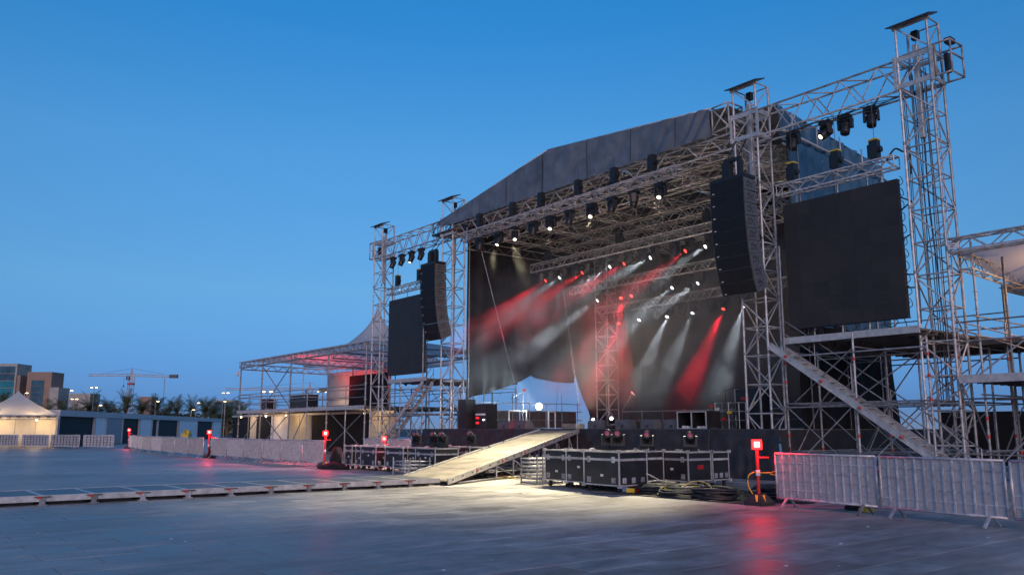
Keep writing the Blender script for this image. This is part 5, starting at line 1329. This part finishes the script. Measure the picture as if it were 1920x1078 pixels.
A, B = V((-56.9,-10.3,0)), V((-118.4,25.6,0)); dd = (B-A).normalized(); nn = V((dd.y,-dd.x,0))
if nn.dot(V((27,-25,0))-A) < 0: nn = -nn
t = thing("prefab_row", "long low prefabricated building with dark openings and white panels", "building", A+dd*35)
def slab(name, s0, s1, z0, z1, m, d0, d1):
    b = MB(); c = A + dd*((s0+s1)/2) + nn*((d0+d1)/2) + V((0,0,(z0+z1)/2)); b.obox(c, dd*((s1-s0)/2), nn*abs(d1-d0)/2, (0,0,(z1-z0)/2)); return b.build(name, m, t)
slab("core", .2, 71, .02, 2.7, CLOTH, -4, -.3)
for i, (s0, s1) in enumerate(((.2,9.5),(9.55,18.4),(18.45,29.4),(29.45,43),(43.05,54),(54.05,71.2))): slab("fascia", s0, s1, 2.72, 3.28, PANELV, -4, .05)
for s0, s1, m in ((9.5,12.6,PANELW),(13.2,17.9,PANELG),(24.6,29.2,PANELW),(43.2,53.4,PANELW),(65.0,71.2,PANELW)): slab("wall_panel", s0, s1, .02, 2.71, m, -.28, -.05)
for s in (.3,9.45,12.85,18.15,24.5,29.5,32.2,42.5,53.6,64.8): slab("mullion", s-.12, s+.12, .02, 2.71, PANELV, -.26, .02)
for s0, s1 in ((.5,9.3),(18.4,24.3),(29.8,32.0),(32.4,42.3),(53.9,64.6)): slab("dark_pane", s0, s1, .05, 2.69, DARKGL, -.29, -.2)
t = thing("yellow_utility_vehicle", "small yellow machine parked before the prefab row", "machine", (-62,.0,0))
p = A + dd*30 + nn*4; b = MB(); b.obox(p+V((0,0,.72)), dd*.9, nn*.45, (0,0,.3)); b.obox(p+V((0,0,1.2))+dd*.35, dd*.4, nn*.35, (0,0,.18)); b.tube(p+V((0,0,1.0))-dd*.4, p+V((0,0,1.5))-dd*1.2, .08, 6); b.build("body", YEL, t)
for i in (-.4,.4):
    for j in (-.35,.35): q = p+dd*i+nn*j; b = MB(); b.tube(q+nn*-.1+V((0,0,.3)), q+nn*.1+V((0,0,.3)), .3, 12); b.build("wheel", RUBBER, t)

def palm_meshes(seed):
    rnd = random.Random(seed); b = MB(); nf = 30
    for k in range(nf):
        az = k*2.399 + rnd.uniform(-.2,.2); el = rnd.uniform(-.1,1.35); Lf = rnd.uniform(2.0,2.8); p = V((0,0,0)); d = V((math.cos(az)*math.cos(el), math.sin(az)*math.cos(el), math.sin(el))); seg = 9
        for s in range(seg):
            q = p + d*(Lf/seg); sd = d.cross(V((0,0,1))).normalized(); up = sd.cross(d)
            w = .55*math.sin(math.pi*min(1,(s+.8)/(seg+.3)))**.7+.06
            b.add([p-sd*.025, p+sd*.025, q+sd*.02, q-sd*.02], [(0,1,2,3)])
            for h in (0,.5):
                o = p.lerp(q,h)
                for sg in (-1,1):
                    tip = o + sd*(sg*w*rnd.uniform(.8,1.1)) + d*(w*.75) + up*(.18*w) - V((0,0,.12*w)); b.add([o-d*.035, o+d*.04, tip], [(0,1,2)])
            p = q; d = (d + V((0,0,-.085-.018*s))).normalized()
    crown = b.mesh("palm_crown", FROND)
    b = MB(); b.tube((0,0,-6),(0,0,-.1),.20,9,.16); b.lathe([(-.5,.14),(-.3,.26),(0,.24),(.15,.1)],9); trunk = b.mesh("palm_trunk", TRUNK)
    return crown, trunk
PM = [palm_meshes(s) for s in (1,2,3,4)]
pl = [(-179.2, 0.1, 5.77), (-173.2, 7.6, 4.49), (-171.1, 10.3, 4.35), (-167.8, 14.6, 5.49), (-165.2, 17.8, 4.78), (-163.0, 20.7, 5.63), (-160.9, 23.4, 5.2), (-158.9, 25.8, 5.35), (-156.3, 29.2, 4.92), (-154.2, 31.7, 4.78), (-152.7, 33.9, 4.92), (-151.5, 35.1, 4.35), (-147.7, 40.1, 4.07), (-169.6, 12.4, 3.78), (-166.4, 16.1, 3.64), (-164.0, 19.2, 3.78), (-157.6, 27.5, 3.93), (-149.5, 37.7, 3.5), (-143.4, 44.5, 4.35)]
for i, (x, y, z) in enumerate(pl):
    t = thing("palm_tree", f"palm tree {'' if i<13 else 'of the lower rank '}behind the prefab row, {ORD[i] if i<13 else ORD[i-13]} from the left", "palm tree", (x,y,0), i*1.3, "palm trees behind the prefab row")
    cr, tr = PM[i%4]; sc_ = random.uniform(1.55,2.0)
    for nm, me in (("crown",cr),("trunk",tr)):
        o = bpy.data.objects.new(nm, me); COL.objects.link(o); o.parent = t; o.location = (0,0,z); o.scale = (sc_,sc_,sc_ if nm == "crown" else z/6)
hd_ = thing("hedge", "low dark planting behind the prefab row under the palms", "hedge", (-163,22,0))
b = MB(); rnd = random.Random(5)
for k in range(2600):
    f = rnd.random(); p = V((-183+40*f+rnd.uniform(-1.5,1.5), -2+49*f+rnd.uniform(-1.5,1.5), rnd.uniform(.3,4.6))); a = rnd.uniform(0,6.28); e = V((math.cos(a),math.sin(a),rnd.uniform(-.6,.6)))*.45; g = V((-math.sin(a)*.2,math.cos(a)*.2,.25)); b.add([p-e,p+g,p+e,p-g],[(0,1,2,3)])
b.build("foliage", FROND, hd_, kind="stuff")

for i, (x, y, h, pw) in enumerate(((-162.0, 1.6, 8.49, 1), (-156.6, 8.5, 8.94, 1), (-155.9, 9.4, 7.29, 2), (-153.6, 12.3, 9.54, 2), (-146.0, 22.0, 6.84, 1), (-141.0, 28.3, 6.54, 1), (-137.9, 32.4, 6.84, 1), (-137.6, 32.8, 8.49, 2), (-69.6, 14, 5.9, 2), (-65.5, 19.2, 5.9, 2), (-153.0, 13.2, 6.09, 1), (-141.6, 27.6, 5.19, 1))):
    t = thing("street_lamp", f"lit street lamp on a thin pole, {ORD[i]} from the left of the far row", "street lamp", (x,y,0), 0, "street lamps beyond the plaza")
    tube("pole", (x,y,0), (x,y,h), .07, STEEL, t, 6)
    for s in ((-1,1) if pw == 2 else (1,)):
        b = MB(); q = rt*(.45*s); b.tube((x,y,h-.05), V((x,y,h+.08))+q, .03, 5); b.obox(V((x,y,h+.10))+q, rt*.26, fw*.12, (0,0,.05)); b.build("arm", STEEL, t)
        b = MB(); b.obox(V((x,y,h+.03))+q, rt*.20, fw*.10, (0,0,.035)); b.build("lamp", SODIUM, t)

def tower_block(corner, ex, ey, h, m, label, glass=None, gw=None):
    t = thing("office_tower", label, "building", corner); c, ex, ey = V(corner), V(ex), V(ey)
    b = MB(); b.obox(c+ex/2+ey/2+V((0,0,h/2)), ex/2, ey/2, (0,0,h/2)); b.build("wall", m, t)
    if glass:
        nx, nz = glass; a0, a1, z0, z1 = gw; nrm = V((ex.y,-ex.x,0)).normalized(); 
        if nrm.dot(V((27,-25,0))-c) < 0: nrm = -nrm
        f0 = c if nrm.dot(ey) < 0 else c+ey
        f0 = c + (ey if (c+ey+ex/2-V((27,-25,0))).length < (c+ex/2-V((27,-25,0))).length else V())
        for i in range(nx):
            for j in range(nz):
                u0, u1 = a0+(a1-a0)*i/nx, a0+(a1-a0)*(i+1)/nx; w0, w1 = z0+(z1-z0)*j/nz, z0+(z1-z0)*(j+1)/nz
                b = MB(); b.obox(f0+ex*((u0+u1)/2)+nrm*.15+V((0,0,(w0+w1)/2)), ex*((u1-u0)*.46), nrm*.12, (0,0,(w1-w0)*.46)); b.build("window", GLASSB if not (label.startswith("teal") and j < nz-2) else TEAL, t)
    return t
rr = rt; ff = fw
tower_block((-358,19.5,0), rr*7.0-rr*0, ff*10, 27, CONC, "teal glass office tower at the left picture edge", (8,9), (.02,.9,.3,26))
tower_block((-353.6,25.3,0), rr*1.3, ff*9, 22.4, TERRA, "narrow stone slab beside the teal office tower")
tower_block((-351,28.4,0), rr*9.7, ff*9, 23.7, TERRA, "terracotta office tower with one tall recessed glass front", (6,9), (.2,.72,.3,20.5))
tower_block((-345,35.7,0), rr*3.6, ff*8, 17.6, CONC, "pale lower block right of the terracotta tower")
tower_block((-340.1,42.2,0), rr*8, ff*8, 15.3, CONC, "low pale rooftop building between the street lamps")
tower_block((-323.1,63.8,0), rr*4.8, ff*6, 14.0, TERRA, "small sand-coloured block behind the palms")
tower_block((-304.8,87,0), rr*8, ff*6, 12.7, CONC, "pale ribbed low block behind the palms near the platform", (10,1), (.02,.98,.5,12.4))
def crane(base, h, jl, cjl, label, tail=True):
    t = thing("tower_crane", label, "crane", base); p = V(base)
    b = MB(); w = .8
    for i in (-1,1):
        for j in (-1,1): b.tube(p+rr*(w*i)+ff*(w*j), p+rr*(w*i)+ff*(w*j)+V((0,0,h)), .14, 5)
    k = 0.0
    while k < h-1.4: b.tube(p-rr*w-ff*w+V((0,0,k)), p+rr*w-ff*w+V((0,0,k+1.4)), .09, 4); b.tube(p+rr*w-ff*w+V((0,0,k+1.4)), p-rr*w-ff*w+V((0,0,k+1.4)), .09, 4); k += 1.4
    b.build("mast", CRANEM, t)
    b = MB(); b.tube(p+rr*-.3+V((0,0,h)), p+V((0,0,h+3.0)), .2, 5); b.tube(p+rr*.5+V((0,0,h)), p+V((0,0,h+3)), .16, 5); b.build("apex", CRANEM, t)
    for nm, ln, sg in (("jib",jl,-1),("counter_jib",cjl,1)):
        b = MB(); a = p+V((0,0,h+.2)); e = a+rr*(ln*sg)+V((0,0,-.5 if sg > 0 else 0)); b.tube(a, e, .13, 5); b.tube(a+V((0,0,.75)), e+V((0,0,.6)), .11, 5)
        zigzag(lambda q, w_: b.tube(q, w_, .06, 4), a, e, a+V((0,0,.75)), e+V((0,0,.6)), .9); b.build(nm, CRANEM, t)
        b = MB(); b.tube(p+V((0,0,h+3)), a+rr*(ln*.72*sg)+V((0,0,.7)), .05, 4); b.build("tie_rope", DARKST, t)
    b = MB(); b.obox(p+rr*(cjl-1)+V((0,0,h+.1)), rr*1.4, ff*.6, (0,0,.6)); b.build("counterweight", DARKST, t)
    b = MB(); b.obox(p+rr*-1.2+V((0,0,h-.5)), rr*.5, ff*.5, (0,0,.7)); b.build("cab", BLUEC, t)
    b = MB(); b.obox(p+V((0,0,h-2.6)), rr*.95, ff*.95, (0,0,.3)); b.build("collar", REDP, t)
    b = MB(); q = p+rr*-2.6+V((0,0,h)); b.tube(q, q-V((0,0,3.2)), .04, 4); b.obox(q-V((0,0,3.4)), rr*.2, ff*.2, (0,0,.35)); b.build("hook_block", DARKST, t)
    if tail: b = MB(); b.tube(p+rr*12+V((0,0,h-.2)), p+rr*12.2+V((0,0,0)), .13, 5); b.build("stay_mast", STEEL, t)
crane((-293.4,53,0), 20.0, 15.5, 16.2, "tower crane with long jib above the palms")
crane((-272,112,0), 16.0, 32, 6, "second crane, only its thin jib showing behind the viewing platform", False)

# ------------------------------------------------------------------ last small things
b = MB()
for k in range(6):
    x, y = 15.45+.10*k+random.uniform(-.03,.03), .30+random.uniform(-.2,.2)
    b.path([(x+random.uniform(-.05,.05), y+random.uniform(-.04,.04), 12.6-1.15*j) for j in range(10)], .014, 5)
tag(b.build("cable_bundle", RUBBER, None, True), "black cables running down inside the tallest tower", "cable")
b = MB()
for k in range(4):
    x = 15.22+.03*k; b.path([(x,-.1+.05*k,11.9),(x+.03,-.1+.04*k,9.5),(x-.02,-.12+.04*k,7.5),(x+.02,-.1,5.6),(x,-.1,4.7)], .012, 5)
b.path([(14.7,-.2,9.9),(14.95,-.15,10.2),(15.2,-.1,10.05),(15.35,-.1,10.15),(15.36,-.1,9.3)], .03, 5)
tag(b.build("cable_bundle", RUBBER, None, True), "black cables hanging between the near screen and the tallest tower", "cable")
t = thing("screen_outrigger", "black steel arms tying the near screen to the tallest tower", "bracket", (15.2,-.2,7))
for z0, z1 in ((8.6,8.4),(8.2,8.4),(7.3,7.45),(6.2,6.15),(5.8,5.75)): tube("arm", (15.06,-.25,z0), (15.40,-.3,z1), .022, BLACK, t)
t = thing("screen_cables", "tangle of black cables on the platform under the near screen", "cable", (13,-.3,4.5))
b = MB()
for k in range(16):
    x = random.uniform(11.3,14.9); b.path([(x,-.28,4.95),(x+random.uniform(-.2,.2),-.4,4.75),(x+random.uniform(-.4,.4),-.5,4.58)], .014, 5)
b.build("cables", RUBBER, t, True)
for x in (11.9,12.9,13.8,14.6): tube("foot_prop", (x,-.3,4.5), (x,-.3,4.88), .03, STEEL, t)
b = MB(); b.add([(16.6,-9.36,.004),(24.5,-10.16,.004),(24.5,-10.13,.004),(16.6,-9.33,.004)], [(0,1,2,3)]); structure(b.build("pavement_line", STICK))
def bag(x, y, w, h, m, label, pr_=[(0,.9),(.12,1.0),(.35,.92),(.6,.7),(.82,.42),(1,.12)]):
    b = MB(); rn = random.Random(int(x*10)); n = 14
    vs = []
    for z, r_ in pr_:
        for k in range(n): q = 2*math.pi*k/n; rr_ = w*r_*(1+.22*math.sin(3*q+z*5)+rn.uniform(-.1,.1)); vs.append((x+rr_*math.cos(q), y+.75*rr_*math.sin(q), .004+h*z))
    b.add(vs, [(i*n+k,i*n+(k+1)%n,(i+1)*n+(k+1)%n,(i+1)*n+k) for i in range(5) for k in range(n)]+[tuple(5*n+k for k in range(n))])
    return tag(b.build("bag", m, None, True), label, "bag")
bag(17.75,-8.75,.20,.13,CLOTH,"small dark bag lying behind the barrier closest to the red lamp")
bag(18.1,-8.9,.16,.12,YEL,"small yellow bag lying behind the barrier closest to the red lamp")
bag(-4.6,-9.15,.75,.28,CLOTH,"black cloth heap on the paving beside the far cases")
bag(-5.25,-8.75,.30,.85,CLOTH,"upright black bag beside the red lamp at the end of the far barriers", [(0,.85),(.12,1.0),(.45,.95),(.7,.8),(.88,.75),(1,.5)])
bag(-20.2,-8.85,.28,.95,CLOTH,"upright black bag beside the red lamp midway along the far barriers", [(0,.85),(.12,1.0),(.45,.95),(.7,.8),(.88,.75),(1,.5)])

b = MB(); rnd = random.Random(21)
for k in range(90):
    zz = rnd.uniform(9, 30); xx = rnd.uniform(-.6, .6)*zz; p = V((27.06,-24.86,0)) + fw*zz + rt*xx; a = rnd.uniform(0,6.28); w = rnd.uniform(.008,.03)
    if -1 < p.x-WX0 < 4: continue
    e, g = V((math.cos(a),math.sin(a),0))*w, V((-math.sin(a),math.cos(a),0))*w*.6
    b.add([p-e-g+V((0,0,.004)), p+e-g+V((0,0,.004)), p+e+g+V((0,0,.004+w*.5)), p-e+g+V((0,0,.006))], [(0,1,2,3)])
o = b.build("litter", STICK); o["kind"] = "stuff"; o["label"] = "specks of paper litter scattered on the paving"
